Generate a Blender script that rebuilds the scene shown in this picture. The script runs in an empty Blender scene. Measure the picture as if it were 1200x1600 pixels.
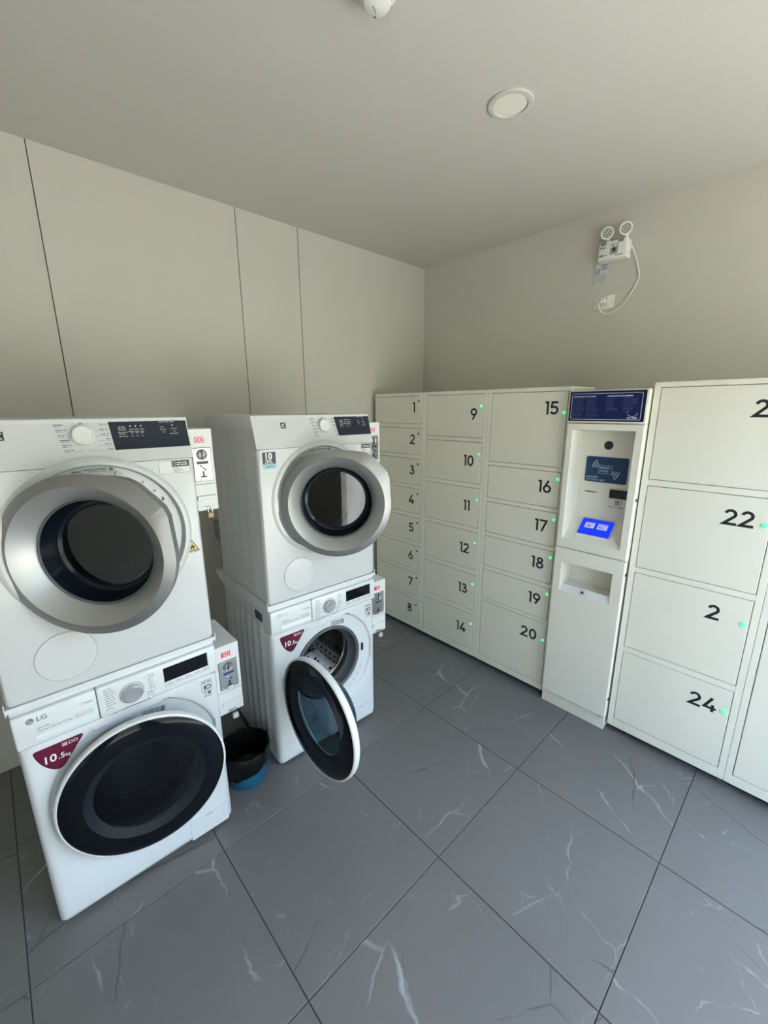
import bpy, bmesh, math, random
from mathutils import Vector, Matrix
random.seed(7)
scene = bpy.context.scene
COL = scene.collection
PI = math.pi

# ------------------------------------------------------------------ camera
cam_d = bpy.data.cameras.new('camera')
cam = bpy.data.objects.new('camera', cam_d)
COL.objects.link(cam)
scene.camera = cam
cam_d.sensor_fit = 'VERTICAL'
cam_d.sensor_height = 24.0
cam_d.lens = 654.955 / 1600 * 24.0
cam_d.clip_start = 0.02
CAM = Vector((-2.8144, -2.5002, 1.7111))
YAW, PITCH, ROLL = 0.75356, -0.24153, -0.0059
fw = Vector((math.sin(YAW) * math.cos(PITCH), math.cos(YAW) * math.cos(PITCH), math.sin(PITCH)))
rt = Vector((math.cos(YAW), -math.sin(YAW), 0))
up = rt.cross(fw)
rt2 = math.cos(ROLL) * rt + math.sin(ROLL) * up
up2 = -math.sin(ROLL) * rt + math.cos(ROLL) * up
rot = Matrix((rt2, up2, -fw)).transposed()
cam.matrix_world = Matrix.Translation(CAM) @ rot.to_4x4()

# ------------------------------------------------------------------ world, sun, exposure
scene.view_settings.view_transform = 'Standard'
scene.view_settings.look = 'None'
scene.view_settings.gamma = 1.0
scene.view_settings.use_curve_mapping = False
scene.view_settings.exposure = 1.92
w = bpy.data.worlds.new('daylight')
scene.world = w
w.use_nodes = True
nt = w.node_tree
sky = nt.nodes.new('ShaderNodeTexSky')
sky.sky_type = 'NISHITA'
sky.sun_disc = False
sky.sun_elevation = math.radians(52)
sky.sun_rotation = math.radians(90)
sky.air_density = 1.0
sky.dust_density = 1.5
bg = nt.nodes['Background']
bg.inputs['Strength'].default_value = 0.98
haze = nt.nodes.new('ShaderNodeMixRGB')
haze.blend_type = 'MULTIPLY'
haze.inputs[0].default_value = 1.0
haze.inputs[2].default_value = (1.10, 1.05, 0.95, 1)      # hazy, slightly warm daylight
nt.links.new(sky.outputs[0], haze.inputs[1])
nt.links.new(haze.outputs[0], bg.inputs['Color'])
sun_d = bpy.data.lights.new('sun', 'SUN')
sun_d.energy = 1.95
sun_d.angle = math.radians(0.6)
sun_d.color = (1.0, 0.93, 0.82)
sun = bpy.data.objects.new('sun', sun_d)
COL.objects.link(sun)
sun.rotation_euler = Vector((-0.62, 0.02, -0.79)).to_track_quat('-Z', 'Y').to_euler()
# daylight portal in the open shop front (only guides sampling of the sky)
por_d = bpy.data.lights.new('opening_portal', 'AREA')
por_d.shape = 'RECTANGLE'
por_d.size, por_d.size_y = 2.45, 2.4
por_d.cycles.is_portal = True
por = bpy.data.objects.new('opening_portal', por_d)
COL.objects.link(por)
por.location = (-1.225, -3.58, 1.2)
por.rotation_euler = (PI / 2, 0, 0)      # faces +y, into the room
por2_d = por_d.copy()
por2_d.size, por2_d.size_y = 0.7, 2.1
por2 = bpy.data.objects.new('doorway_portal', por2_d)
COL.objects.link(por2)
por2.location = (-3.29, -3.58, 1.05)
por2.rotation_euler = (PI / 2, 0, 0)
scene.cycles.max_bounces = 12
scene.cycles.diffuse_bounces = 6
scene.cycles.glossy_bounces = 5
scene.cycles.transparent_max_bounces = 12
scene.cycles.sample_clamp_indirect = 8
scene.cycles.use_denoising = True

# ------------------------------------------------------------------ materials
def mat(name, col, rough=0.5, metal=0.0, coat=0.0, emit=None, estr=0.0, spec=0.5, bump=0.0, bscale=200.0, aniso=0.0, vary=0.0):
    m = bpy.data.materials.new(name)
    m.use_nodes = True
    n = m.node_tree
    b = n.nodes['Principled BSDF']
    b.inputs['Base Color'].default_value = (*col, 1)
    b.inputs['Roughness'].default_value = rough
    b.inputs['Metallic'].default_value = metal
    b.inputs['Coat Weight'].default_value = coat
    b.inputs['Coat Roughness'].default_value = 0.06
    b.inputs['Specular IOR Level'].default_value = spec
    if emit:
        b.inputs['Emission Color'].default_value = (*emit, 1)
        b.inputs['Emission Strength'].default_value = estr
    tc = n.nodes.new('ShaderNodeTexCoord')
    if bump > 0:
        no = n.nodes.new('ShaderNodeTexNoise')
        no.inputs['Scale'].default_value = bscale
        no.inputs['Detail'].default_value = 3
        bp = n.nodes.new('ShaderNodeBump')
        bp.inputs['Strength'].default_value = bump
        bp.inputs['Distance'].default_value = 0.002
        n.links.new(tc.outputs['Object'], no.inputs['Vector'])
        n.links.new(no.outputs['Fac'], bp.inputs['Height'])
        n.links.new(bp.outputs['Normal'], b.inputs['Normal'])
    if vary > 0:
        no = n.nodes.new('ShaderNodeTexNoise')
        no.inputs['Scale'].default_value = 2.2
        no.inputs['Detail'].default_value = 4
        mx = n.nodes.new('ShaderNodeMixRGB')
        mx.inputs[1].default_value = (*[c * (1 - vary) for c in col], 1)
        mx.inputs[2].default_value = (*[min(1, c * (1 + vary)) for c in col], 1)
        n.links.new(tc.outputs['Object'], no.inputs['Vector'])
        n.links.new(no.outputs['Fac'], mx.inputs[0])
        n.links.new(mx.outputs[0], b.inputs['Base Color'])
    return m

def glass_mat(name, tint, mix):
    """dark tinted pane: mostly sees through a dark tint, with a sharp reflection"""
    m = bpy.data.materials.new(name)
    m.use_nodes = True
    n = m.node_tree
    n.nodes.remove(n.nodes['Principled BSDF'])
    out = n.nodes['Material Output']
    tr = n.nodes.new('ShaderNodeBsdfTransparent')
    tr.inputs[0].default_value = (*tint, 1)
    gl = n.nodes.new('ShaderNodeBsdfGlossy')
    gl.inputs['Roughness'].default_value = 0.02
    gl.inputs['Color'].default_value = (1, 1, 1, 1)
    lw = n.nodes.new('ShaderNodeLayerWeight')
    lw.inputs['Blend'].default_value = 0.5
    pw = n.nodes.new('ShaderNodeMath'); pw.operation = 'POWER'; pw.inputs[1].default_value = 5.0
    n.links.new(lw.outputs['Facing'], pw.inputs[0])
    fr = n.nodes.new('ShaderNodeMapRange')
    fr.inputs[3].default_value = mix; fr.inputs[4].default_value = 1.0
    n.links.new(pw.outputs[0], fr.inputs[0])
    mx = n.nodes.new('ShaderNodeMixShader')
    n.links.new(fr.outputs[0], mx.inputs[0])
    n.links.new(tr.outputs[0], mx.inputs[1])
    n.links.new(gl.outputs[0], mx.inputs[2])
    n.links.new(mx.outputs[0], out.inputs['Surface'])
    return m

M = {}
M['wall'] = mat('wall_paint', (0.555, 0.535, 0.475), 0.85, bump=0.25, bscale=160, vary=0.02)
M['ceiling'] = mat('ceiling_paint', (0.545, 0.535, 0.49), 0.9, bump=0.35, bscale=120, vary=0.015)
M['joint'] = mat('joint_shadow_gap', (0.16, 0.15, 0.13), 0.9)
M['grout'] = mat('grout', (0.045, 0.045, 0.045), 0.9)
M['sky_screen_olive'] = mat('sky_screen_olive', (0.30, 0.30, 0.215), 0.9, bump=0.2, vary=0.3)  # olive stand-in for greenery, on the added screen outside
M['concrete'] = mat('concrete', (0.50, 0.47, 0.395), 0.9, bump=0.3, bscale=40, vary=0.08)
M['enamel'] = mat('white_enamel', (0.67, 0.695, 0.71), 0.28, coat=0.35)
M['dryer_enamel'] = mat('dryer_enamel', (0.585, 0.60, 0.605), 0.28, coat=0.35)
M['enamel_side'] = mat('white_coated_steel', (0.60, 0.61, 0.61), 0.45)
M['white_plastic'] = mat('white_plastic', (0.70, 0.705, 0.69), 0.35)
M['seam'] = mat('dark_seam', (0.12, 0.12, 0.12), 0.8)
M['grey_print'] = mat('grey_print', (0.16, 0.17, 0.18), 0.6)
M['light_print'] = mat('pale_grey_print', (0.50, 0.51, 0.52), 0.6)
M['dark_print'] = mat('dark_print', (0.025, 0.027, 0.03), 0.5)
M['white_print'] = mat('white_print', (0.82, 0.82, 0.82), 0.5)
M['black_gloss'] = mat('black_gloss', (0.004, 0.005, 0.008), 0.07, spec=0.22)
M['black_satin'] = mat('black_satin', (0.010, 0.010, 0.012), 0.35)
M['navy_gloss'] = mat('navy_gloss', (0.012, 0.018, 0.036), 0.08, spec=0.4)
M['dark_inside'] = mat('dark_inside', (0.02, 0.02, 0.022), 0.7)
M['silver'] = mat('silver_paint', (0.46, 0.465, 0.46), 0.42, metal=0.75)
M['silver_dark'] = mat('silver_rim_paint', (0.33, 0.33, 0.325), 0.40, metal=0.75)
M['chrome'] = mat('chrome', (0.50, 0.50, 0.50), 0.16, metal=1.0)
M['brushed'] = mat('brushed_steel', (0.55, 0.56, 0.57), 0.28, metal=1.0)
M['drum'] = mat('drum_steel', (0.34, 0.335, 0.32), 0.22, metal=1.0)
M['rubber'] = mat('grey_rubber', (0.085, 0.092, 0.10), 0.55)
M['bowl'] = mat('dark_blue_plastic', (0.004, 0.008, 0.014), 0.16, spec=0.35)
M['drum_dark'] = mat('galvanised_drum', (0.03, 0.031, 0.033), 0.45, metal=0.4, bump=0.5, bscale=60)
M['slate_step'] = mat('slate_glass_edge', (0.010, 0.015, 0.020), 0.5, spec=0.2)
M['shadow_plastic'] = mat('recess_shade_plastic', (0.055, 0.062, 0.07), 0.5)  # dark tone carries the shade of the handle recess
M['lifter'] = mat('pale_plastic', (0.42, 0.40, 0.34), 0.4)
M['red'] = mat('wine_red_vinyl', (0.115, 0.007, 0.030), 0.4, spec=0.25)
M['yellow'] = mat('yellow_vinyl', (0.75, 0.60, 0.16), 0.5)
M['teal'] = mat('pale_teal_vinyl', (0.28, 0.55, 0.58), 0.4)
M['navy_vinyl'] = mat('navy_vinyl', (0.020, 0.022, 0.05), 0.4)
M['locker'] = mat('locker_powder_coat', (0.73, 0.715, 0.62), 0.5, bump=0.05, bscale=900)
M['locker_trim'] = mat('locker_frame_coat', (0.75, 0.735, 0.64), 0.5)
M['kiosk'] = mat('kiosk_powder_coat', (0.74, 0.725, 0.64), 0.45)
M['digit'] = mat('black_vinyl', (0.009, 0.009, 0.010), 0.4)
M['led_green'] = mat('green_led', (0.15, 0.8, 0.4), 0.3, emit=(0.10, 1.0, 0.38), estr=0.20)
M['led_dim'] = mat('dim_led', (0.06, 0.12, 0.09), 0.2, emit=(0.1, 0.8, 0.4), estr=0.012, coat=1.0)
M['led_red'] = mat('red_led_panel', (0.30, 0.01, 0.03), 0.3, emit=(0.8, 0.02, 0.08), estr=0.08)
M['led_lit'] = mat('lit_led_segment', (1, 0.6, 0.65), 0.3, emit=(1.0, 0.45, 0.55), estr=0.26)
M['screen'] = mat('blue_screen', (0.004, 0.008, 0.06), 0.15, spec=0.15, emit=(0.008, 0.040, 0.95), estr=0.27)
M['screen_tile'] = mat('screen_button', (0.3, 0.3, 0.6), 0.2, emit=(0.36, 0.42, 0.90), estr=0.20)
M['screen_pink'] = mat('screen_caption', (0.3, 0.2, 0.4), 0.2, emit=(0.45, 0.30, 0.60), estr=0.18)
M['sign_blue'] = mat('sign_navy', (0.008, 0.016, 0.088), 0.45, spec=0.25)
M['sign_edge'] = mat('sign_dark_edge', (0.006, 0.007, 0.034), 0.45, spec=0.25)
M['card_blue'] = mat('card_blue', (0.008, 0.040, 0.115), 0.3)
M['sign_pale'] = mat('sign_pale_print', (0.50, 0.56, 0.74), 0.5)
M['sign_faint'] = mat('sign_faint_print', (0.055, 0.075, 0.19), 0.5)
M['label_blue'] = mat('blue_label', (0.035, 0.05, 0.22), 0.4)
M['brass'] = mat('brass', (0.20, 0.155, 0.10), 0.35, metal=0.9)
M['bin_blue'] = mat('blue_plastic', (0.010, 0.11, 0.21), 0.4)
M['bag'] = mat('black_bag_film', (0.003, 0.003, 0.0035), 0.36, bump=0.6, bscale=45, spec=0.3)
M['paper'] = mat('paper', (0.56, 0.575, 0.58), 0.7)
M['lens'] = mat('led_lens', (0.26, 0.26, 0.24), 0.25)
M['diffuser'] = mat('unlit_diffuser', (0.80, 0.775, 0.68), 0.5)
M['lamp_trim'] = mat('lamp_trim', (0.55, 0.545, 0.49), 0.45)
M['detector'] = mat('detector_plastic', (0.78, 0.775, 0.73), 0.4)
M['outlet'] = mat('outlet_plastic', (0.82, 0.78, 0.70), 0.4)
M['grey_box'] = mat('grey_plastic', (0.30, 0.31, 0.31), 0.5)
M['rubble'] = mat('hedge_leaf', (0.05, 0.10, 0.03), 0.7)
M['glass'] = glass_mat('tinted_glass', (0.08, 0.105, 0.13), 0.055)
M['glass_clear'] = glass_mat('smoked_glass', (0.22, 0.29, 0.33), 0.035)

def marble_mat():
    m = bpy.data.materials.new('grey_marble_tile')
    m.use_nodes = True
    n = m.node_tree
    L = n.links.new
    b = n.nodes['Principled BSDF']
    tc = n.nodes.new('ShaderNodeTexCoord')
    oi = n.nodes.new('ShaderNodeObjectInfo')
    mul = n.nodes.new('ShaderNodeVectorMath'); mul.operation = 'SCALE'
    comb = n.nodes.new('ShaderNodeCombineXYZ')
    m1 = n.nodes.new('ShaderNodeMath'); m1.operation = 'MULTIPLY'; m1.inputs[1].default_value = 37.0
    m2 = n.nodes.new('ShaderNodeMath'); m2.operation = 'MULTIPLY'; m2.inputs[1].default_value = 91.0
    L(oi.outputs['Random'], m1.inputs[0]); L(oi.outputs['Random'], m2.inputs[0])
    L(m1.outputs[0], comb.inputs[0]); L(m2.outputs[0], comb.inputs[1])
    rotn = n.nodes.new('ShaderNodeVectorRotate')
    m3 = n.nodes.new('ShaderNodeMath'); m3.operation = 'MULTIPLY'; m3.inputs[1].default_value = 6.283
    L(oi.outputs['Random'], m3.inputs[0])
    L(tc.outputs['Object'], rotn.inputs['Vector']); L(m3.outputs[0], rotn.inputs['Angle'])
    add = n.nodes.new('ShaderNodeVectorMath'); add.operation = 'ADD'
    L(rotn.outputs[0], add.inputs[0]); L(comb.outputs[0], add.inputs[1])
    def vein(scale, width, seed, mscale, lo, hi, dist=0.1, rot=0.5, sy=0.45):
        off = n.nodes.new('ShaderNodeVectorMath'); off.operation = 'ADD'
        off.inputs[1].default_value = (seed, seed * 0.7, seed * 0.3)
        L(add.outputs[0], off.inputs[0])
        wb = n.nodes.new('ShaderNodeTexNoise'); wb.inputs['Scale'].default_value = 7.0; wb.inputs['Detail'].default_value = 5
        L(off.outputs[0], wb.inputs['Vector'])
        ws = n.nodes.new('ShaderNodeVectorMath'); ws.operation = 'SCALE'; ws.inputs['Scale'].default_value = dist
        L(wb.outputs['Color'], ws.inputs[0])
        wa = n.nodes.new('ShaderNodeVectorMath'); wa.operation = 'ADD'
        L(off.outputs[0], wa.inputs[0]); L(ws.outputs[0], wa.inputs[1])
        st = n.nodes.new('ShaderNodeMapping')
        st.inputs['Scale'].default_value = (1.0, sy, 1.0)
        st.inputs['Rotation'].default_value = (0, 0, rot)
        L(wa.outputs[0], st.inputs['Vector'])
        vo = n.nodes.new('ShaderNodeTexVoronoi'); vo.feature = 'DISTANCE_TO_EDGE'; vo.voronoi_dimensions = '2D'
        vo.inputs['Scale'].default_value = scale
        L(st.outputs[0], vo.inputs['Vector'])
        mk = n.nodes.new('ShaderNodeTexNoise'); mk.inputs['Scale'].default_value = mscale; mk.inputs['Detail'].default_value = 4
        L(off.outputs[0], mk.inputs['Vector'])
        r2 = n.nodes.new('ShaderNodeMapRange')
        r2.inputs[1].default_value = lo; r2.inputs[2].default_value = hi
        L(mk.outputs['Fac'], r2.inputs[0])
        wd = n.nodes.new('ShaderNodeMath'); wd.operation = 'MULTIPLY'; wd.inputs[1].default_value = width
        L(r2.outputs[0], wd.inputs[0])
        w2 = n.nodes.new('ShaderNodeMath'); w2.operation = 'ADD'; w2.inputs[1].default_value = width * 0.35
        L(wd.outputs[0], w2.inputs[0])
        dv = n.nodes.new('ShaderNodeMath'); dv.operation = 'DIVIDE'
        L(vo.outputs['Distance'], dv.inputs[0]); L(w2.outputs[0], dv.inputs[1])
        mr = n.nodes.new('ShaderNodeMapRange')
        mr.inputs[1].default_value = 0.0; mr.inputs[2].default_value = 1.0
        mr.inputs[3].default_value = 1.0; mr.inputs[4].default_value = 0.0
        L(dv.outputs[0], mr.inputs[0])
        pr = n.nodes.new('ShaderNodeMath'); pr.operation = 'MULTIPLY'
        L(mr.outputs[0], pr.inputs[0]); L(r2.outputs[0], pr.inputs[1])
        return pr.outputs[0]
    v1 = vein(2.4, 0.0125, 3.1, 4.0, 0.47, 0.66, 0.10, 0.5)
    v2 = vein(4.6, 0.010, 8.7, 5.0, 0.52, 0.70, 0.16, 1.3)
    v3 = vein(1.7, 0.0045, 15.3, 2.2, 0.44, 0.54, 0.05, 2.2)
    v4 = vein(9.0, 0.05, 21.7, 9.0, 0.58, 0.74, 0.25, 0.2, 0.9)
    cl = n.nodes.new('ShaderNodeTexNoise'); cl.inputs['Scale'].default_value = 3.0; cl.inputs['Detail'].default_value = 6
    L(add.outputs[0], cl.inputs['Vector'])
    base = n.nodes.new('ShaderNodeMixRGB')
    base.inputs[1].default_value = (0.134, 0.131, 0.123, 1)
    base.inputs[2].default_value = (0.166, 0.163, 0.154, 1)
    L(cl.outputs['Fac'], base.inputs[0])
    prev = base.outputs[0]
    for v, c, k in ((v1, (0.42, 0.42, 0.41), 0.75), (v2, (0.36, 0.365, 0.36), 0.6), (v3, (0.05, 0.05, 0.05), 0.75), (v4, (0.40, 0.40, 0.39), 0.35)):
        f = n.nodes.new('ShaderNodeMath'); f.operation = 'MULTIPLY'; f.inputs[1].default_value = k
        L(v, f.inputs[0])
        mx = n.nodes.new('ShaderNodeMixRGB')
        mx.inputs[2].default_value = (*c, 1)
        L(f.outputs[0], mx.inputs[0]); L(prev, mx.inputs[1])
        prev = mx.outputs[0]
    L(prev, b.inputs['Base Color'])
    b.inputs['Roughness'].default_value = 0.42
    b.inputs['Specular IOR Level'].default_value = 0.45
    return m
M['tile'] = marble_mat()

def drum_mat():
    m = M['drum']
    n = m.node_tree
    b = n.nodes['Principled BSDF']
    tc = n.nodes.new('ShaderNodeTexCoord')
    vo = n.nodes.new('ShaderNodeTexVoronoi'); vo.inputs['Scale'].default_value = 26
    mr = n.nodes.new('ShaderNodeMapRange')
    mr.inputs[1].default_value = 0.16; mr.inputs[2].default_value = 0.30
    n.links.new(tc.outputs['Object'], vo.inputs['Vector'])
    n.links.new(vo.outputs['Distance'], mr.inputs[0])
    bp = n.nodes.new('ShaderNodeBump'); bp.inputs['Strength'].default_value = 0.9; bp.inputs['Distance'].default_value = 0.006
    n.links.new(mr.outputs[0], bp.inputs['Height'])
    n.links.new(bp.outputs[0], b.inputs['Normal'])
    cr = n.nodes.new('ShaderNodeMixRGB')
    cr.inputs[1].default_value = (0.03, 0.03, 0.03, 1)
    cr.inputs[2].default_value = b.inputs['Base Color'].default_value
    n.links.new(mr.outputs[0], cr.inputs[0])
    n.links.new(cr.outputs[0], b.inputs['Base Color'])
drum_mat()

# ------------------------------------------------------------------ mesh helpers
def obj(name, bm, material, parent=None, loc=(0, 0, 0), rot=(0, 0, 0), smooth=True, angle=32):
    if isinstance(bm, bpy.types.Mesh):
        me = bm
    else:
        bmesh.ops.remove_doubles(bm, verts=bm.verts, dist=1e-6)
        bmesh.ops.recalc_face_normals(bm, faces=bm.faces)
        if smooth:
            lim = math.radians(angle)
            for f in bm.faces:
                f.smooth = True
            for e in bm.edges:
                if len(e.link_faces) != 2 or e.calc_face_angle(0) > lim:
                    e.smooth = False
        me = bpy.data.meshes.new(name)
        bm.to_mesh(me)
        bm.free()
        me.materials.append(material)
    o = bpy.data.objects.new(name, me)
    COL.objects.link(o)
    if parent:
        o.parent = parent
    o.location = loc
    o.rotation_euler = rot
    return o

def thing(name, label, cat, loc=(0, 0, 0), rz=0.0, group=None):
    o = bpy.data.objects.new(name, None)
    o.empty_display_size = 0.1
    COL.objects.link(o)
    o.location = loc
    o.rotation_euler = (0, 0, rz)
    o['label'] = label
    o['category'] = cat
    if group:
        o['group'] = group
    return o

def tag(o, label, cat, group=None):
    o['label'] = label; o['category'] = cat
    if group: o['group'] = group
    return o

def B():
    return bmesh.new()

def box(bm, x0, x1, y0, y1, z0, z1, bev=0.0, seg=2):
    t = bmesh.new()
    vs = [t.verts.new((x, y, z)) for x in (x0, x1) for y in (y0, y1) for z in (z0, z1)]
    for f in ((0, 1, 3, 2), (4, 6, 7, 5), (0, 4, 5, 1), (2, 3, 7, 6), (0, 2, 6, 4), (1, 5, 7, 3)):
        t.faces.new([vs[i] for i in f])
    if bev > 0:
        bmesh.ops.bevel(t, geom=t.edges[:], offset=bev, segments=seg, profile=0.5, affect='EDGES')
    me = bpy.data.meshes.new('tmp'); t.to_mesh(me); t.free()
    bm.from_mesh(me); bpy.data.meshes.remove(me)
    return bm

def bx(*a, **k):
    return box(B(), *a, **k)

def lathe(bm, cx, cz, prof, n=64, y_axis=True, cap0=False, cap1=False, pts=None):
    """revolve (r, y) profile about the y axis through (cx, cz)"""
    loops = []
    for r, y in prof:
        loops.append([bm.verts.new((cx + r * math.cos(2 * PI * i / n), y, cz + r * math.sin(2 * PI * i / n))) for i in range(n)])
    for a, b in zip(loops, loops[1:]):
        for i in range(n):
            j = (i + 1) % n
            bm.faces.new((a[i], a[j], b[j], b[i]))
    if cap0: bm.faces.new(loops[0])
    if cap1: bm.faces.new(loops[-1])
    return bm

def lathe_z(bm, cx, cy, prof, n=48, cap0=False, cap1=False, wob=None):
    loops = []
    for k, (r, z) in enumerate(prof):
        lp = []
        for i in range(n):
            a = 2 * PI * i / n
            rr, zz = (r, z) if wob is None else wob(r, z, a, k)
            lp.append(bm.verts.new((cx + rr * math.cos(a), cy + rr * math.sin(a), zz)))
        loops.append(lp)
    for a, b in zip(loops, loops[1:]):
        for i in range(n):
            j = (i + 1) % n
            bm.faces.new((a[i], a[j], b[j], b[i]))
    if cap0: bm.faces.new(loops[0])
    if cap1: bm.faces.new(loops[-1])
    return bm

def prism(bm, pts, y0, y1):
    """extrude an XZ outline from y0 (front) to y1"""
    a = [bm.verts.new((x, y0, z)) for x, z in pts]
    b = [bm.verts.new((x, y1, z)) for x, z in pts]
    bm.faces.new(a)
    bm.faces.new(b[::-1])
    n = len(pts)
    for i in range(n):
        j = (i + 1) % n
        bm.faces.new((a[j], a[i], b[i], b[j]))
    return bm

def prism_x(bm, pts, x0, x1):
    """extrude a YZ outline along x"""
    a = [bm.verts.new((x0, y, z)) for y, z in pts]
    b = [bm.verts.new((x1, y, z)) for y, z in pts]
    bm.faces.new(a)
    bm.faces.new(b[::-1])
    n = len(pts)
    for i in range(n):
        j = (i + 1) % n
        bm.faces.new((a[j], a[i], b[i], b[j]))
    return bm

def rrect(x0, x1, z0, z1, r, k=6):
    pts = []
    for cx, cz, a0 in ((x1 - r, z1 - r, 0), (x0 + r, z1 - r, 90), (x0 + r, z0 + r, 180), (x1 - r, z0 + r, 270)):
        for i in range(k + 1):
            a = math.radians(a0 + 90 * i / k)
            pts.append((cx + r * math.cos(a), cz + r * math.sin(a)))
    return pts

def shell_with_hole(bm, x0, x1, z0, z1, outer, circ, cx, cz, n=72):
    """loops of shrinking rectangles (inset, y) then loops of circles (r, y): a moulded front with a round recess"""
    ang = sorted([2 * PI * i / n for i in range(n)] + [(math.atan2(z0 - cz, x - cx) + d_) % (2 * PI) for x in (x0, x1) for d_ in (-0.03, -0.015, 0.015, 0.03)] + [math.atan2(z - cz, x - cx) % (2 * PI) for x in (x0, x1) for z in (z0, z1)])
    loops = []
    for ins, y in outer:
        lp = []
        for a in ang:
            dx, dz = math.cos(a), math.sin(a)
            t = 1e9
            if dx > 1e-9: t = min(t, (x1 - ins - cx) / dx)
            if dx < -1e-9: t = min(t, (x0 + ins - cx) / dx)
            if dz > 1e-9: t = min(t, (z1 - ins - cz) / dz)
            if dz < -1e-9: t = min(t, (z0 + ins - cz) / dz)
            px, pz = cx + t * dx, cz + t * dz
            k_ = 0.016                                    # rounded lower corners
            if pz < z0 + ins + k_ and (px < x0 + ins + k_ or px > x1 - ins - k_):
                qx = x0 + ins + k_ if px < cx else x1 - ins - k_
                qz = z0 + ins + k_
                ex, ez = cx - qx, cz - qz
                bq = ex * dx + ez * dz
                disc = bq * bq - (ex * ex + ez * ez - k_ * k_)
                if disc > 0:
                    tt = -bq + math.sqrt(disc)
                    px, pz = cx + tt * dx, cz + tt * dz
            lp.append(bm.verts.new((px, y, pz)))
        loops.append(lp)
    for r, y in circ:
        loops.append([bm.verts.new((cx + r * math.cos(a), y, cz + r * math.sin(a))) for a in ang])
    m = len(ang)
    for a, b in zip(loops, loops[1:]):
        for i in range(m):
            j = (i + 1) % m
            bm.faces.new((a[i], a[j], b[j], b[i]))
    return bm

def ribbon(bm, pts, t, y0, y1, closed=False):
    """flat stroke of thickness t along an XZ polyline, from y0 (front) to y1"""
    n = len(pts)
    P = [Vector(p) for p in pts]
    Lp, Rp = [], []
    for i in range(n):
        if closed:
            d0 = (P[i] - P[i - 1]).normalized(); d1 = (P[(i + 1) % n] - P[i]).normalized()
        else:
            d0 = (P[i] - P[i - 1]).normalized() if i > 0 else (P[1] - P[0]).normalized()
            d1 = (P[i + 1] - P[i]).normalized() if i < n - 1 else d0
        d = (d0 + d1)
        d = d.normalized() if d.length > 1e-6 else d1
        nr = Vector((-d.y, d.x))
        c = max(0.35, nr.dot(Vector((-d1.y, d1.x))))
        Lp.append(P[i] + nr * t / 2 / c); Rp.append(P[i] - nr * t / 2 / c)
    a = [bm.verts.new((p.x, y0, p.y)) for p in Lp]; b = [bm.verts.new((p.x, y0, p.y)) for p in Rp]
    a2 = [bm.verts.new((p.x, y1, p.y)) for p in Lp]; b2 = [bm.verts.new((p.x, y1, p.y)) for p in Rp]
    for i in range(n if closed else n - 1):
        j = (i + 1) % n
        bm.faces.new((a[i], a[j], b[j], b[i]))
        bm.faces.new((a[j], a[i], a2[i], a2[j]))
        bm.faces.new((b[i], b[j], b2[j], b2[i]))
    if not closed:
        bm.faces.new((a[0], b[0], b2[0], a2[0])); bm.faces.new((b[-1], a[-1], a2[-1], b2[-1]))
    return bm

def arc(cx, cz, rx, rz, a0, a1, n=18):
    return [(cx + rx * math.cos(math.radians(a0 + (a1 - a0) * i / n)), cz + rz * math.sin(math.radians(a0 + (a1 - a0) * i / n))) for i in range(n + 1)]

def text(bm, body, x, z, h, y, bold=0.0, align='LEFT', sx=1.0, depth=0.0004, shear=0.0, rot=0.0):
    """flat lettering facing -y; h is the capital height"""
    c = bpy.data.curves.new('lettering', 'FONT')
    c.body = body
    c.size = 1.0
    c.align_x = align
    c.offset = bold
    c.shear = shear
    c.resolution_u = 3
    c.fill_mode = 'FRONT'
    o = bpy.data.objects.new('lettering', c)
    COL.objects.link(o)
    dg = bpy.context.evaluated_depsgraph_get()
    me = bpy.data.meshes.new_from_object(o.evaluated_get(dg))
    s = h / 0.70
    k0 = len(bm.verts)
    bm.from_mesh(me)
    bm.verts.ensure_lookup_table()
    cr, sr = math.cos(rot), math.sin(rot)
    for v in bm.verts[k0:]:
        px, pz = v.co.x * s * sx, v.co.y * s
        v.co = Vector((x + px * cr - pz * sr, y - depth, z + px * sr + pz * cr))
    bpy.data.objects.remove(o)
    bpy.data.curves.remove(c)
    bpy.data.meshes.remove(me)
    return bm

def bars(bm, x, z, w_, h, y, words=(0.5, 0.3, 0.7), gap=0.12):
    """print too small to read: a row of word-shaped bars"""
    tot = sum(words) + gap * (len(words) - 1)
    cx = x
    for q in words:
        ww = w_ * q / tot
        box(bm, cx, cx + ww, y - 0.0004, y, z, z + h)
        cx += ww + w_ * gap / tot
    return bm

def tube(bm, pts, r, n=8, cap=True):
    P = [Vector(p) for p in pts]
    loops = []
    prev = None
    for i, p in enumerate(P):
        d = (P[min(i + 1, len(P) - 1)] - P[max(i - 1, 0)]).normalized()
        if prev is None:
            u = d.orthogonal().normalized()
        else:
            u = (prev - d * prev.dot(d)).normalized()
        prev = u
        v = d.cross(u)
        loops.append([bm.verts.new(p + (u * math.cos(2 * PI * k / n) + v * math.sin(2 * PI * k / n)) * r) for k in range(n)])
    for a, b in zip(loops, loops[1:]):
        for k in range(n):
            j = (k + 1) % n
            bm.faces.new((a[k], a[j], b[j], b[k]))
    if cap:
        bm.faces.new(loops[0]); bm.faces.new(loops[-1][::-1])
    return bm

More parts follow.
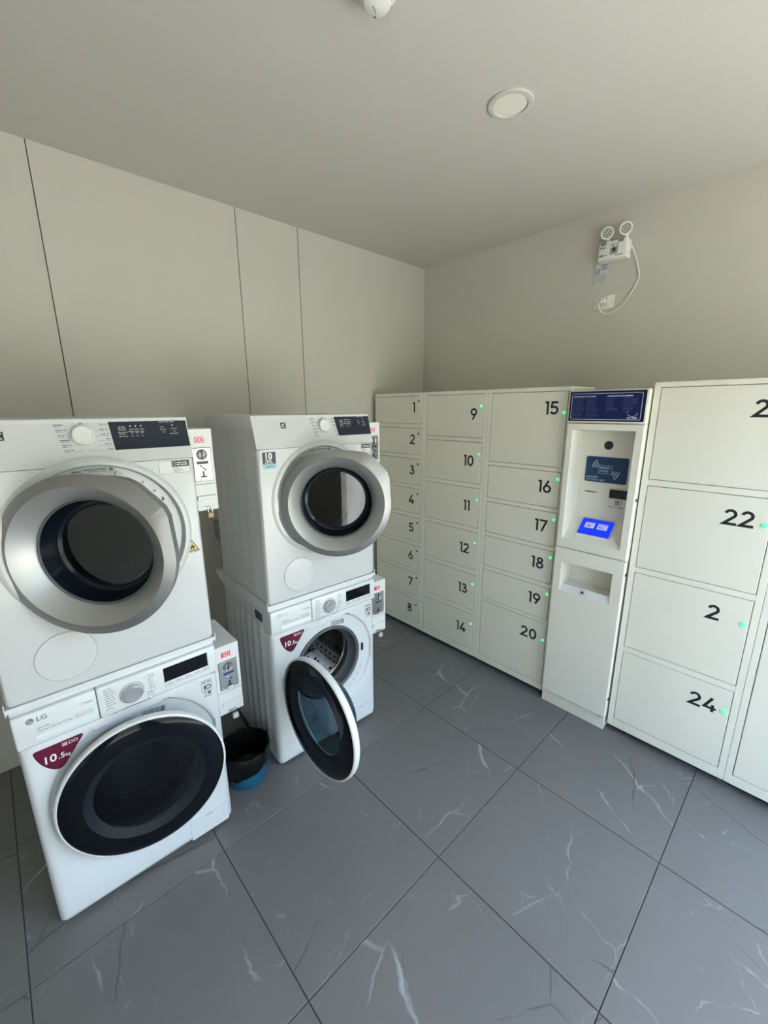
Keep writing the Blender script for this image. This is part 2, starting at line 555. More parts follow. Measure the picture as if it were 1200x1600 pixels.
def smooth_path(pts, k=6):
    P = [Vector(p) for p in pts]
    out = []
    for i in range(len(P) - 1):
        p0, p1, p2, p3 = P[max(i - 1, 0)], P[i], P[i + 1], P[min(i + 2, len(P) - 1)]
        for j in range(k):
            t = j / k
            out.append(0.5 * ((2 * p1) + (p2 - p0) * t + (2 * p0 - 5 * p1 + 4 * p2 - p3) * t * t + (3 * p1 - p0 - 3 * p2 + p3) * t ** 3))
    out.append(P[-1])
    return out

# ------------------------------------------------------------------ room shell
CH = 2.802
XL, YB = -4.35, -3.6          # hidden left wall, shop-front wall
T = 0.6019
TX, TY = -2.9955, -0.5065

def structure(name, bm, m, **k):
    o = obj(name, bm, m, **k)
    o['kind'] = 'structure'
    return o

floor = structure('floor', bx(XL - 0.1, 0.1, YB - 0.1, 0.1, -0.12, -0.0025), M['grout'])
tile_cache = {}
def add_tile(x0, x1, y0, y1):
    g = 0.0016
    wx, wy = round(x1 - x0 - 2 * g, 4), round(y1 - y0 - 2 * g, 4)
    key = (wx, wy)
    if key not in tile_cache:
        b = bx(-wx / 2, wx / 2, -wy / 2, wy / 2, -0.01, 0.0, bev=0.0009, seg=1)
        o = obj('tile', b, M['tile'], floor, smooth=False)
        tile_cache[key] = o.data
    else:
        o = obj('tile', tile_cache[key], M['tile'], floor)
    o.location = ((x0 + x1) / 2, (y0 + y1) / 2, 0)
xs = [XL] + [TX + i * T for i in range(-2, 6) if XL + 0.02 < TX + i * T < -0.02] + [0.0]
ys = [YB] + sorted(TY - j * T for j in range(-1, 6) if YB + 0.02 < TY - j * T < -0.02) + [0.0]
for a, b_ in zip(xs, xs[1:]):
    for c, d in zip(ys, ys[1:]):
        add_tile(a, b_, c, d)

ceiling = structure('ceiling', bx(XL - 0.1, 0.1, YB - 0.1, 0.1, CH, CH + 0.12), M['ceiling'])
wall_left = structure('wall_left', bx(XL - 0.1, 0.1, 0.012, 0.12, -0.12, CH), M['joint'])
seams = [XL, -2.488, -1.592, -1.190, 0.0]
for a, b_ in zip(seams, seams[1:]):
    g0 = 0.0 if a == XL else 0.002
    g1 = 0.0 if b_ == 0.0 else 0.002
    obj('panel', bx(a + g0, b_ - g1, 0.0, 0.012, 0.0, CH, bev=0.0012, seg=1), M['wall'], wall_left)
wall_right = structure('wall_right', bx(0.0, 0.12, YB - 0.1, 0.012, -0.12, CH), M['wall'])
structure('wall_far_left', bx(XL - 0.12, XL, YB - 0.1, 0.012, -0.12, CH), M['wall'])
bm = B()
box(bm, XL, -3.64, YB - 0.12, YB, -0.12, CH)
box(bm, -2.94, -2.45, YB - 0.12, YB, -0.12, CH)
box(bm, -2.45, 0.0, YB - 0.12, YB, 2.4, CH)
box(bm, -3.64, -2.94, YB - 0.12, YB, 2.1, CH)
structure('wall_back', bm, M['wall'])
# outside the open front: ground, and a tall screen added to block low sky
structure('ground_outside', bx(-14, 12, -22, YB - 0.12, -0.2, -0.03), M['concrete'])
structure('sky_screen_outside', bx(-14, 12, -10.4, -10, -0.03, 4.6), M['sky_screen_olive'])  # added screen standing in for trees and building, height set to cut low sky

# ------------------------------------------------------------------ digits
def digit_strokes(ch):
    t = 0.165
    h = t / 2
    if ch == '0':
        return [(arc(0.345, 0.5, 0.345 - h, 0.5 - h, 90, 450, 36)[:-1], True)], 0.69
    if ch == '1':
        return [([(0.0, 1 - h), (0.30 - h, 1 - h), (0.30 - h, 0.0)], False)], 0.30
    if ch == '2':
        p = arc(0.335, 0.69, 0.31 - h + 0.01, 0.31 - h, 168, -38, 20)
        return [(p + [(0.06, h), (0.68, h)], False)], 0.68
    if ch == '3':
        a = arc(0.30, 0.745, 0.27 - h, 0.255 - h, 160, -90, 16)
        b = arc(0.30, 0.29, 0.36 - h, 0.29 - h, 90, -160, 20)
        return [(a + b, False)], 0.67
    if ch == '4':
        return [([(0.46, 1.0), (0.09, 0.26), (0.72, 0.26)], False), ([(0.53, 0.52), (0.53, 0.0)], False)], 0.72
    if ch == '5':
        b = arc(0.31, 0.33, 0.36 - h, 0.33 - h, 118, -150, 24)
        return [([(0.60, 1 - h), (0.15, 1 - h), (0.115, 0.56)] + b[1:], False)], 0.66
    if ch == '6':
        c = arc(0.345, 0.33, 0.345 - h, 0.33 - h, 90, 450, 30)[:-1]
        return [(c, True), ([(0.125, 0.44), (0.45, 1.0)], False)], 0.69
    if ch == '7':
        return [([(0.0, 1 - h), (0.58, 1 - h), (0.20, 0.0)], False)], 0.64
    if ch == '8':
        return [(arc(0.34, 0.745, 0.285 - h, 0.255 - h, 90, 450, 28)[:-1], True), (arc(0.34, 0.285, 0.34 - h, 0.285 - h, 90, 450, 30)[:-1], True)], 0.68
    if ch == '9':
        c = arc(0.345, 0.67, 0.345 - h, 0.33 - h, 90, 450, 30)[:-1]
        return [(c, True), ([(0.565, 0.56), (0.24, 0.0)], False)], 0.69
DIG = {}
def digit_mesh(ch):
    if ch not in DIG:
        bm = B()
        st, w_ = digit_strokes(ch)
        for p, c in st:
            ribbon(bm, p, 0.165, -0.012, 0.0, c)
        bmesh.ops.recalc_face_normals(bm, faces=bm.faces)
        me = bpy.data.meshes.new('digit'); bm.to_mesh(me); bm.free()
        me.materials.append(M['digit'])
        DIG[ch] = (me, w_)
    return DIG[ch]

# ------------------------------------------------------------------ lockers
LX = -0.6013
RZ = -PI / 2                   # things on the right wall: local x runs towards -y, local y into the wall
LH = 1.8176
LED_DOME = {}
def led(parent, x, z, r, m, y=-0.0005):
    k = (r, m)
    if k not in LED_DOME:
        b = lathe(B(), 0, 0, [(r, 0.0005), (r, -0.003), (r * 0.85, -0.006), (r * 0.5, -0.008), (0.0005, -0.0088)], 16)
        o = obj('indicator_light', b, M[m], parent)
        LED_DOME[k] = o.data
    else:
        o = obj('indicator_light', LED_DOME[k], None, parent)
    o.location = (x, y, z)
    return o

def locker(y_left, width, doors, label, led_mat, led_r, D=0.575):
    """doors: (x0, x1, z0, z1, digits, led x, led z, text right x, text base z)"""
    t = thing('locker_cabinet', label, 'locker', (LX, y_left, 0), RZ)
    bm = B()
    box(bm, 0.0, width, 0.03, D, 0.045, LH - 0.012)
    # front frame: stiles and rails around the doors
    x0 = min(d[0] for d in doors); x1 = max(d[1] for d in doors)
    box(bm, 0.0006, x0 - 0.0016, 0, 0.035, 0.04, LH, bev=0.0012, seg=1)
    box(bm, x1 + 0.0016, width - 0.0006, 0, 0.035, 0.04, LH, bev=0.0012, seg=1)
    zs = sorted([(d[2], d[3]) for d in doors])
    edges = [0.04] + [v for z in zs for v in z] + [LH]
    for a, c in zip(edges[0::2], edges[1::2]):
        box(bm, x0 - 0.004, x1 + 0.004, 0.0003, 0.034, a + (0.0016 if a > 0.05 else 0), c - (0.0016 if c < LH - 0.001 else 0))
    box(bm, 0.0, width, 0.004, D, LH - 0.014, LH - 0.0002)
    obj('cabinet_body', bm, M['locker_trim'], t, smooth=False)
    obj('plinth', bx(0.02, width - 0.02, 0.04, D - 0.02, 0.0, 0.05), M['dark_inside'], t, smooth=False)  # near-black block stands for the shadow gap under the cabinet
    for (a, b, z0, z1, dg, lx, lz, tx, tz) in doors:
        d = obj('door', bx(a + 0.0012, b - 0.0012, -0.0015, 0.02, z0 + 0.0012, z1 - 0.0012, bev=0.0012, seg=1), M['locker'], t, smooth=False)
        if dg:
            h = 0.0685
            x = tx
            for i, ch in enumerate(dg):
                me, w_ = digit_mesh(ch)
                o = obj('digit', me, None, d, (x, -0.0012, tz))
                o.scale = (h, 0.06, h)
                x += (w_ + 0.115) * h
        if lx is not None:
            led(d, lx, lz, led_r, led_mat, -0.0012)
    return t

def col(y_left, dl, dr, rows):
    out = []
    for (z0, z1, dg, ly, lz, ty, tz) in rows:
        out.append((y_left - dl, y_left - dr, z0, z1, dg, None if ly is None else y_left - ly, lz, None if ty is None else y_left - ty, tz))
    return out

y1 = -0.050
rows = []
LEDZ = [1.760, 1.541, 1.326, 1.110, 0.894, 0.677, 0.461, 0.238]
TB = [1.684, 1.465, 1.247, 1.030, 0.815, 0.596, 0.383, 0.161]
TLX = [-0.444, -0.420, -0.420, -0.413, -0.416, -0.413, -0.414, -0.408]
for i in range(8):
    zt = 1.795 - 0.2160 * i
    rows.append((zt - 0.187 if i < 7 else 0.086, zt, str(i + 1), -0.500, LEDZ[i], TLX[i], TB[i]))
locker(y1, 0.4838, col(y1, -0.076, -0.519, rows), 'narrow pale locker cabinet of eight doors numbered 1 to 8 in the corner', 'led_dim', 0.0075)
y2 = -0.5343
Z2 = [(1.533, 1.795), (1.246, 1.506), (0.959, 1.218), (0.670, 0.930), (0.383, 0.637), (0.089, 0.348)]
L2 = [1.723, 1.434, 1.144, 0.857, 0.569, 0.277]
B2 = [1.643, 1.355, 1.064, 0.773, 0.486, 0.193]
X2 = [-0.930, -0.892, -0.905, -0.888, -0.889, -0.885]
locker(y2, 0.5163, col(y2, -0.574, -1.021, [(a, b, str(9 + i), -1.003, L2[i], X2[i], B2[i]) for i, (a, b) in enumerate(Z2)]),
       'pale locker cabinet of six doors numbered 9 to 14', 'led_green', 0.0082)
y3 = -1.0506
Z3 = [(1.399, 1.795), (1.175, 1.374), (0.954, 1.149), (0.730, 0.928), (0.504, 0.703), (0.085, 0.481)]
L3 = [1.687, 1.336, 1.111, 0.890, 0.666, 0.372]
B3 = [1.676, 1.254, 1.032, 0.808, 0.584, 0.350]
X3 = [-1.408, -1.405, -1.404, -1.402, -1.401, -1.370]
locker(y3, 0.4935, col(y3, -1.079, -1.527, [(a, b, str(15 + i), -1.512, L3[i], X3[i], B3[i]) for i, (a, b) in enumerate(Z3)]),
       'pale locker cabinet of six doors numbered 15 to 20, left of the ticket kiosk', 'led_green', 0.0092, 0.285)
y4 = -1.909
Z4 = [(1.387, 1.795), (0.955, 1.357), (0.523, 0.925), (0.090, 0.491)]
L4 = [1.66, 1.248, 0.813, 0.380]
B4 = [1.670, 1.229, 0.797, 0.355]
X4 = [-2.262, -2.232, -2.238, -2.234]
N4 = ['21', '22', '2', '24']
locker(y4, 0.5037, col(y4, -1.938, -2.385, [(a, b, N4[i], -2.366, L4[i], X4[i], B4[i]) for i, (a, b) in enumerate(Z4)]),
       'pale locker cabinet of four large doors with numbers 22 and 24 beside the kiosk', 'led_green', 0.0115)
y5 = -2.4127
locker(y5, 0.5037, col(y5, -2.440, -2.888, [(0.955, 1.795, '', None, 0, None, 0), (0.090, 0.925, '', None, 0, None, 0)]),
       'pale locker cabinet with a tall blank door at the right edge of the picture', 'led_green', 0.01)

# ------------------------------------------------------------------ ticket kiosk
def kiosk():
    YK = -1.553
    KX = LX - 0.04
    t = thing('ticket_kiosk', 'white self service ticket kiosk with blue sign and screen between the lockers', 'kiosk', (KX, YK, 0), RZ)
    W = 0.350
    D = 0.6
    ztop = 1.792
    # body behind the front doors
    bm = B()
    box(bm, 0.004, W - 0.004, 0.15, D, 0.02, ztop - 0.004)
    box(bm, 0.004, 0.02, 0.012, 0.155, 0.07, ztop - 0.004)
    box(bm, W - 0.02, W - 0.004, 0.012, 0.155, 0.07, ztop - 0.004)
    obj('kiosk_body', bm, M['kiosk'], t, smooth=False)
    obj('plinth', bx(-0.006, W - 0.006, 0.022, 0.2, 0.0, 0.075, bev=0.001, seg=1), M['kiosk'], t, smooth=False)
    # header
    hd = obj('header_panel', bx(0.0, W, 0.0, 0.09, 1.638, ztop, bev=0.0025), M['kiosk'], t)
    sg = obj('instruction_sign', bx(0.0035, W - 0.008, -0.003, 0.0, 1.646, ztop - 0.005), M['sign_edge'], t, smooth=False)
    obj('sign_face', prism(B(), rrect(0.014, W - 0.022, 1.655, ztop - 0.016, 0.005), -0.0035, -0.002), M['sign_blue'], sg, smooth=False)
    obj('sign_border', ribbon(B(), rrect(0.014, W - 0.022, 1.655, ztop - 0.016, 0.006), 0.0024, -0.0040, -0.0034, True), M['sign_pale'], sg, smooth=False)
    bm = B()
    bars(bm, 0.022, 1.7605, 0.104, 0.0044, -0.0036, (1.5, 0.4, 0.3, 0.7), 0.1)
    bars(bm, 0.178, 1.7605, 0.108, 0.0044, -0.0036, (1.5, 0.45, 1.0), 0.1)
    obj('sign_heading', bm, M['sign_pale'], sg, smooth=False)
    bm = B()
    rr = random.Random(3)
    for cx, wmax, n in ((0.020, 0.055, 14), (0.086, 0.070, 14), (0.176, 0.056, 9), (0.250, 0.066, 9)):
        for i in range(n):
            z = 1.752 - i * 0.0068
            wd = [rr.uniform(0.3, 1) for _ in range(rr.choice((2, 3, 4)))]
            bars(bm, cx, z, wmax * rr.uniform(0.45, 1.0), 0.0022, -0.0036, wd, 0.12)
    obj('sign_small_print', bm, M['sign_faint'], sg, smooth=False)
    def swoosh(cx, cz, s, y):
        b = B()
        ribbon(b, arc(cx, cz, 0.021 * s, 0.015 * s, 200, 372, 18), 0.0022 * s, y - 0.0004, y)
        ribbon(b, arc(cx - 0.019 * s, cz + 0.002 * s, 0.006 * s, 0.006 * s, 190, 60, 8), 0.0016 * s, y - 0.0004, y)
        bars(b, cx - 0.022 * s, cz - 0.025 * s, 0.044 * s, 0.006 * s, y, (0.5, 0.8), 0.15)
        return b
    obj('sign_logo', swoosh(W - 0.056, 1.684, 0.95, -0.0036), M['sign_pale'], sg, smooth=False)
    # upper door with the deep recess
    ud = obj('upper_door', B(), M['kiosk'], t) if False else None
    bm = B()
    z0, z1 = 0.981, 1.6345
    rx0, rx1, rz0, rz1 = 0.030, 0.315, 1.030, 1.604
    def frame_loop(x0, x1, za, zb, y):
        return [(x0, y, za), (x1, y, za), (x1, y, zb), (x0, y, zb)]
    def loft(bm, loops, cap=True):
        V = [[bm.verts.new(p) for p in lp] for lp in loops]
        for a, b in zip(V, V[1:]):
            for i in range(len(a)):
                j = (i + 1) % len(a)
                bm.faces.new((a[i], a[j], b[j], b[i]))
        if cap: bm.faces.new(V[-1])
        return bm
    DB = 0.12
    back = [(rx0 + 0.008, DB, rz0 + 0.105), (rx1 - 0.004, DB, rz0 + 0.105), (rx1 - 0.004, DB, rz1 - 0.012), (rx0 + 0.008, DB, rz1 - 0.012)]
    loft(bm, [frame_loop(0, W, z0, z1, 0.05), frame_loop(0, W, z0, z1, 0.003), frame_loop(0.003, W - 0.003, z0 + 0.003, z1 - 0.003, 0),
              frame_loop(rx0 - 0.002, rx1 + 0.002, rz0 - 0.002, rz1 + 0.002, 0), frame_loop(rx0, rx1, rz0, rz1, 0.003), back])
    ud = obj('upper_door', bm, M['kiosk'], t, smooth=False)
    xk = lambda yw: YK - yw      # world y -> local x
    # speaker
    cx, cz = xk(-1.722), 1.525
    sp = obj('speaker', lathe(B(), cx, cz, [(0.026, DB), (0.026, DB - 0.003), (0.022, DB - 0.004), (0.022, DB)], 32), M['white_plastic'], ud)
    obj('speaker_grille', lathe(B(), cx, cz, [(0.022, DB - 0.001), (0.022, DB - 0.004), (0.018, DB - 0.0055), (0.014, DB - 0.004), (0.010, DB - 0.006), (0.006, DB - 0.004), (0.001, DB - 0.0065)], 24), M['black_satin'], ud)
    # member card sign
    x0, x1, za, zb = xk(-1.622), xk(-1.824), 1.334, 1.465
    cs = obj('card_reader_sign', prism(B(), rrect(x0, x1, za, zb, 0.010), DB - 0.004, DB), M['card_blue'], ud, smooth=False)
    bm = B()
    Y = DB - 0.0041
    ccx, ccz = (x0 + x1) / 2 - 0.002, 1.4015
    ribbon(bm, rrect(ccx - 0.032, ccx + 0.030, ccz - 0.021, ccz + 0.021, 0.004), 0.0016, Y - 0.0004, Y, True)
    text(bm, 'MEMBER', ccx - 0.0275, ccz + 0.004, 0.0095, Y, bold=0.012, sx=0.95)
    text(bm, 'TICKET', ccx - 0.0275, ccz - 0.013, 0.0095, Y, bold=0.012, sx=0.95)
    for k in range(3):
        r = 0.014 + 0.0115 * k + 0.004
        ribbon(bm, arc(ccx - 0.024, ccz + 0.004, r, r * 1.15, 118, 176, 10), 0.0046, Y - 0.0004, Y)
        ribbon(bm, arc(ccx + 0.0235, ccz - 0.004, r, r * 1.15, 298, 356, 10), 0.0046, Y - 0.0004, Y)
    text(bm, 'แตะบัตรที่นี่', x0 + 0.005, za + 0.0205, 0.0095, Y, bold=0.01)
    text(bm, 'TAP TICKET HERE', x0 + 0.006, za + 0.007, 0.0078, Y, bold=0.006, sx=1.05)
    obj('card_sign_print', bm, M['sign_pale'], ud, smooth=False)
    obj('card_sign_logo', swoosh(x1 - 0.038, zb - 0.020, 0.75, Y), M['sign_faint'], ud, smooth=False)
    # coin slot, scanner
    obj('card_slot', bx(xk(-1.630), xk(-1.690), DB - 0.002, DB + 0.002, 1.2775, 1.2815), M['black_satin'], ud, smooth=False)
    obj('scanner_plate', bx(xk(-1.752), xk(-1.842), DB - 0.004, DB, 1.205, 1.312, bev=0.001, seg=1), M['kiosk'], ud, smooth=False)
    obj('ticket_scanner', bx(xk(-1.757), xk(-1.842), DB - 0.022, DB, 1.262, 1.305, bev=0.003), M['black_satin'], ud)
    bm = B()
    xi = xk(-1.779)
    ribbon(bm, [(xi, 1.247), (xi + 0.012, 1.247), (xi + 0.004, 1.226), (xi + 0.012, 1.226)], 0.003, DB - 0.0046, DB - 0.004)
    box(bm, xi + 0.016, xi + 0.022, DB - 0.0046, DB - 0.004, 1.226, 1.249)
    ribbon(bm, [(xi + 0.025, 1.247), (xi + 0.033, 1.247), (xi + 0.033, 1.228), (xi + 0.029, 1.228)], 0.002, DB - 0.0046, DB - 0.004)
    bars(bm, xk(-1.757), 1.2125, 0.070, 0.0028, DB - 0.004, (0.6, 0.2, 0.9))
    obj('scanner_print', bm, M['dark_print'], ud, smooth=False)
    # screen on a wedge on the sloping shelf
    tilt = math.atan2(0.105, DB - 0.003)                      # slope of the recess floor
    def slope_z(y): return rz0 + (y - 0.003) * 0.105 / (DB - 0.003)
    wx0, wx1 = xk(-1.648) - 0.004, xk(-1.800)
    ya, yb = 0.030, 0.112
    pts = [(ya, slope_z(ya) - 0.002), (ya, slope_z(ya) + 0.010), (yb, slope_z(yb) + 0.010), (yb, slope_z(yb) - 0.004)]
    sw = obj('screen_housing', prism_x(B(), pts, wx0 - 0.006, wx1 + 0.005), M['kiosk'], ud, smooth=False)
    L = math.hypot(yb - ya, slope_z(yb) - slope_z(ya))
    # screen parts are modelled flat (x along, z up the slope) and then laid on the slope
    def lay(bm):
        ang = math.atan2(yb - ya, slope_z(yb) - slope_z(ya))
        bm.transform(Matrix.Translation((wx0, ya, slope_z(ya) + 0.010)) @ Matrix.Rotation(-ang, 4, 'X'))
        return bm
    SW = wx1 - wx0
    obj('screen', lay(bx(0.0, SW, -0.0025, 0.0, 0.004, L - 0.004)), M['screen'], ud, smooth=False)
    b1 = lay(bx(0.022, 0.070, -0.0031, -0.0025, L * 0.42, L * 0.74))
    box(b1, 0, 0, 0, 0, 0, 0) if False else None
    obj('screen_button', b1, M['screen_tile'], ud, smooth=False)
    obj('screen_button', lay(bx(0.085, 0.134, -0.0031, -0.0025, L * 0.42, L * 0.74)), M['screen_tile'], ud, smooth=False)
    bb = B()
    box(bb, 0.024, 0.068, -0.0036, -0.0031, L * 0.63, L * 0.71); box(bb, 0.088, 0.132, -0.0036, -0.0031, L * 0.63, L * 0.71)
    obj('screen_caption', lay(bb), M['screen_pink'], ud, smooth=False)
    bb = B()
    def arrow(b, x, s):
        z = L * 0.53
        prism(b, [(x, z), (x + s * 0.008, z + 0.004), (x + s * 0.008, z - 0.004)], -0.0036, -0.0031)
    arrow(bb, 0.031, 1); box(bb, 0.040, 0.052, -0.0036, -0.0031, L * 0.50, L * 0.56)
    arrow(bb, 0.118, -1); box(bb, 0.093, 0.104, -0.0036, -0.0031, L * 0.50, L * 0.56)
    obj('screen_arrow', lay(bb), M['dark_print'], ud, smooth=False)
    # lower door with the ticket tray
    bm = B()
    tx0, tx1, tz0, tz1 = 0.043, 0.297, 0.738, 0.899
    zl0, zl1 = 0.088, 0.977
    tb = [(tx0 + 0.004, 0.115, tz0 + 0.028), (tx1 - 0.004, 0.115, tz0 + 0.028), (tx1 - 0.004, 0.115, tz1 - 0.012), (tx0 + 0.004, 0.115, tz1 - 0.012)]
    loft(bm, [frame_loop(0, W, zl0, zl1, 0.03), frame_loop(0, W, zl0, zl1, 0.003), frame_loop(0.003, W - 0.003, zl0 + 0.003, zl1 - 0.003, 0),
              frame_loop(tx0 - 0.002, tx1 + 0.002, tz0 - 0.002, tz1 + 0.002, 0), frame_loop(tx0, tx1, tz0, tz1, 0.003), tb])
    ld = obj('lower_door', bm, M['kiosk'], t, smooth=False)
    obj('tray_lip', prism_x(B(), [(0.002, tz0 - 0.001), (0.018, tz0 + 0.032), (0.024, tz0 + 0.032), (0.024, tz0)], tx0 + 0.001, tx1 - 0.001), M['white_plastic'], ld, smooth=False)
    bm = B()
    ix, iz = tx0 + 0.118, tz0 + 0.016
    box(bm, ix - 0.008, ix + 0.008, -0.0004, 0, -0.007, 0.004)
    prism(bm, [(ix - 0.004, 0.009), (ix + 0.004, 0.009), (ix, 0.014)], -0.0004, 0)
    ribbon(bm, [(ix - 0.013, 0.004), (ix - 0.009, 0.008)], 0.0016, -0.0004, 0); ribbon(bm, [(ix + 0.013, 0.004), (ix + 0.009, 0.008)], 0.0016, -0.0004, 0)
    bars(bm, ix - 0.020, -0.013, 0.040, 0.0026, 0, (0.5, 0.3, 0.6))
    bm.transform(Matrix.Translation((0, 0.0095, iz)) @ Matrix.Rotation(-math.atan2(0.016, 0.033), 4, 'X'))
    obj('tray_print', bm, M['dark_print'], ld, smooth=False)
    # side locks
    for z in (1.283, 0.905, 0.195):
        b = B()
        lathe(b, 0, 0, [(0.008, 0.0), (0.008, -0.003), (0.006, -0.0042), (0.0005, -0.0042)], 20)
        b.transform(Matrix.Translation((W - 0.0045 + (0.0045 if z > 0.5 else 0.0045), 0.022, z)) @ Matrix.Rotation(PI / 2, 4, 'Z'))
        obj('lock', b, M['black_satin'], t)
    return t
kiosk()

# ------------------------------------------------------------------ washing machines
AX, AY, AYAW = -2.9022, -0.9910, -0.0153
BX_, BY_, BYAW = -2.0286, -0.9195, -0.0441
WD = 0.56                     # washer depth
ZDB = 0.866                   # underside of the dryers

def ribs(bm, x, sgn, y0, y1, z0, z1, n, prot=0.005):
    """pressed side panel with shallow vertical ridges"""
    ys, step = [], (y1 - y0) / (n + 1)
    prof = [(y0, 0.0)]
    for i in range(1, n + 1):
        c = y0 + step * i
        prof += [(c - 0.010, 0.0), (c - 0.004, prot), (c + 0.004, prot), (c + 0.010, 0.0)]
    prof.append((y1, 0.0))
    rows = []
    for z, k in ((z0, 0), (z0 + 0.02, 0), (z0 + 0.035, 1), (z1 - 0.115, 1), (z1 - 0.10, 0), (z1, 0)):
        rows.append([bm.verts.new((x + sgn * p * k, y, z)) for y, p in prof])
    for a, b in zip(rows, rows[1:]):
        for i in range(len(a) - 1):
            bm.faces.new((a[i], a[i + 1], b[i + 1], b[i]))
    return bm

def rot_xz(pts, a, cx, cz):
    c, s = math.cos(a), math.sin(a)
    return [(cx + (x - cx) * c - (z - cz) * s, cz + (x - cx) * s + (z - cz) * c) for x, z in pts]

def washer(loc, yaw, label, door_angle, faded_logo):
    t = thing('washing_machine', label, 'washing machine', loc, yaw, 'white front loading washing machines under the dryers')
    W, H = 0.598, 0.85
    CX, CZ = 0.304, 0.449
    bm = B()
    # carcass: pressed sides, top, back
    ribs(bm, 0.004, -1, 0.045, WD, 0.014, H - 0.012, 6)
    ribs(bm, W - 0.004, 1, 0.045, WD, 0.014, H - 0.012, 6)
    box(bm, 0.005, W - 0.005, WD - 0.012, WD, 0.014, H - 0.012)
    box(bm, 0.005, W - 0.005, 0.03, WD, H - 0.03, H - 0.012)
    box(bm, 0.005, W - 0.005, 0.03, WD, 0.014, 0.022)
    obj('cabinet_body', bm, M['enamel_side'], t)
    obj('top_panel', bx(0.001, W - 0.001, 0.010, WD, H - 0.016, H - 0.001, bev=0.004), M['enamel'], t)
    vh = obj('carry_handle', bx(-0.0012, 0.0045, 0.092, 0.160, 0.756, 0.795, bev=0.0008, seg=1), M['shadow_plastic'], t, smooth=False)  # raised slab; the shade of the recess is put into its colour
    for fx in (0.05, W - 0.05):
        for fy in (0.07, WD - 0.06):
            obj('foot', lathe_z(B(), fx, fy, [(0.022, 0.0), (0.022, 0.006), (0.012, 0.010), (0.012, 0.016)], 16, True, True), M['black_satin'], t)
    # moulded front
    zf1 = 0.722
    bm = shell_with_hole(B(), 0, W, 0.012, zf1,
                         [(0.001, 0.06), (0.0, 0.030), (0.003, 0.016), (0.009, 0.007), (0.018, 0.002), (0.030, 0.0)],
                         [(0.272, 0.0), (0.268, 0.002), (0.262, 0.011), (0.257, 0.013), (0.196, 0.014), (0.192, 0.02)], CX, CZ)
    # its top edge is straight under the control panel
    for v in bm.verts:
        if v.co.z > zf1 - 0.035 and v.co.y > -0.001 and ((v.co.x - CX) ** 2 + (v.co.z - CZ) ** 2) > 0.2725 ** 2:
            edge = min(v.co.x, W - v.co.x)
            if v.co.z > zf1 - 0.0301 and 0.030 <= edge + 1e-6:
                v.co.y = 0.0 if v.co.y < 0.02 else v.co.y
                v.co.z = zf1 if v.co.y < 0.02 else v.co.z
    fp = obj('front_panel', bm, M['enamel'], t)
    # gasket + drum
    gk = obj('door_gasket', lathe(B(), CX, CZ + 0.012, [(0.190, 0.013), (0.188, 0.006), (0.180, 0.003), (0.172, 0.008), (0.168, 0.03), (0.160, 0.05), (0.152, 0.06), (0.158, 0.075), (0.165, 0.085), (0.165, 0.115)], 64), M['rubber'], t)
    dr = obj('drum', lathe(B(), CX, CZ + 0.012, [(0.162, 0.108), (0.168, 0.104), (0.176, 0.110), (0.235, 0.125), (0.240, 0.14), (0.240, 0.44), (0.225, 0.455), (0.07, 0.448), (0.0005, 0.44)], 64), M['drum'], t)
    for k in range(3):
        a = math.radians(200 + 120 * k)
        b = B()
        prism(b, [(-0.032, 0.0), (-0.020, 0.045), (0.020, 0.045), (0.032, 0.0)], 0.15, 0.42)
        hb = B()
        for yy in (0.19, 0.235, 0.28, 0.325, 0.37):
            box(hb, -0.007, 0.007, yy - 0.008, yy + 0.008, 0.040, 0.0455)
            box(hb, -0.0285, -0.021, yy - 0.006, yy + 0.006, 0.022, 0.032)
            box(hb, 0.021, 0.0285, yy - 0.006, yy + 0.006, 0.022, 0.032)
        TM = (Matrix.Translation((CX, 0, CZ + 0.012)) @ Matrix.Rotation(-a, 4, 'Y') @ Matrix.Translation((0.240, 0, 0)) @ Matrix.Rotation(-PI / 2, 4, 'Y'))
        b.transform(TM); hb.transform(TM)
        obj('lifter', b, M['lifter'], dr, smooth=False)
        obj('lifter_holes', hb, M['dark_inside'], dr, smooth=False)['kind'] = 'stuff'
    # labels on the ring around the door opening
    bm = B()
    a = 0.05
    box(bm, -0.045, 0.035, -0.0006, 0, -0.014, 0.014)
    bm.transform(Matrix.Translation((0.372, 0.0135, CZ + 0.208)) @ Matrix.Rotation(0.10, 4, 'Y'))
    lb = obj('caution_label', bm, M['light_print'], fp, smooth=False)
    bm = B()
    for i in range(4):
        bars(bm, -0.042, 0.008 - i * 0.006, 0.055, 0.003, -0.0008, (0.5, 0.7, 0.4))
    box(bm, 0.017, 0.030, -0.0012, -0.0008, -0.010, 0.010)
    bm.transform(Matrix.Translation((0.372, 0.0135, CZ + 0.208)) @ Matrix.Rotation(0.10, 4, 'Y'))
    obj('caution_print', bm, M['grey_print'], fp, smooth=False)
    obj('door_latch_slot', prism(B(), rrect(0.511, 0.526, 0.435, 0.482, 0.006), 0.0125, 0.016), M['black_satin'], fp, smooth=False)
    bm = B()
    ribbon(bm, arc(0.27, 0.664, 0.004, 0.004, 90, 270, 8), 0.0015, 0.0126, 0.0136)
    ribbon(bm, [(0.27, 0.668), (0.296, 0.671)], 0.0015, 0.0126, 0.0136)
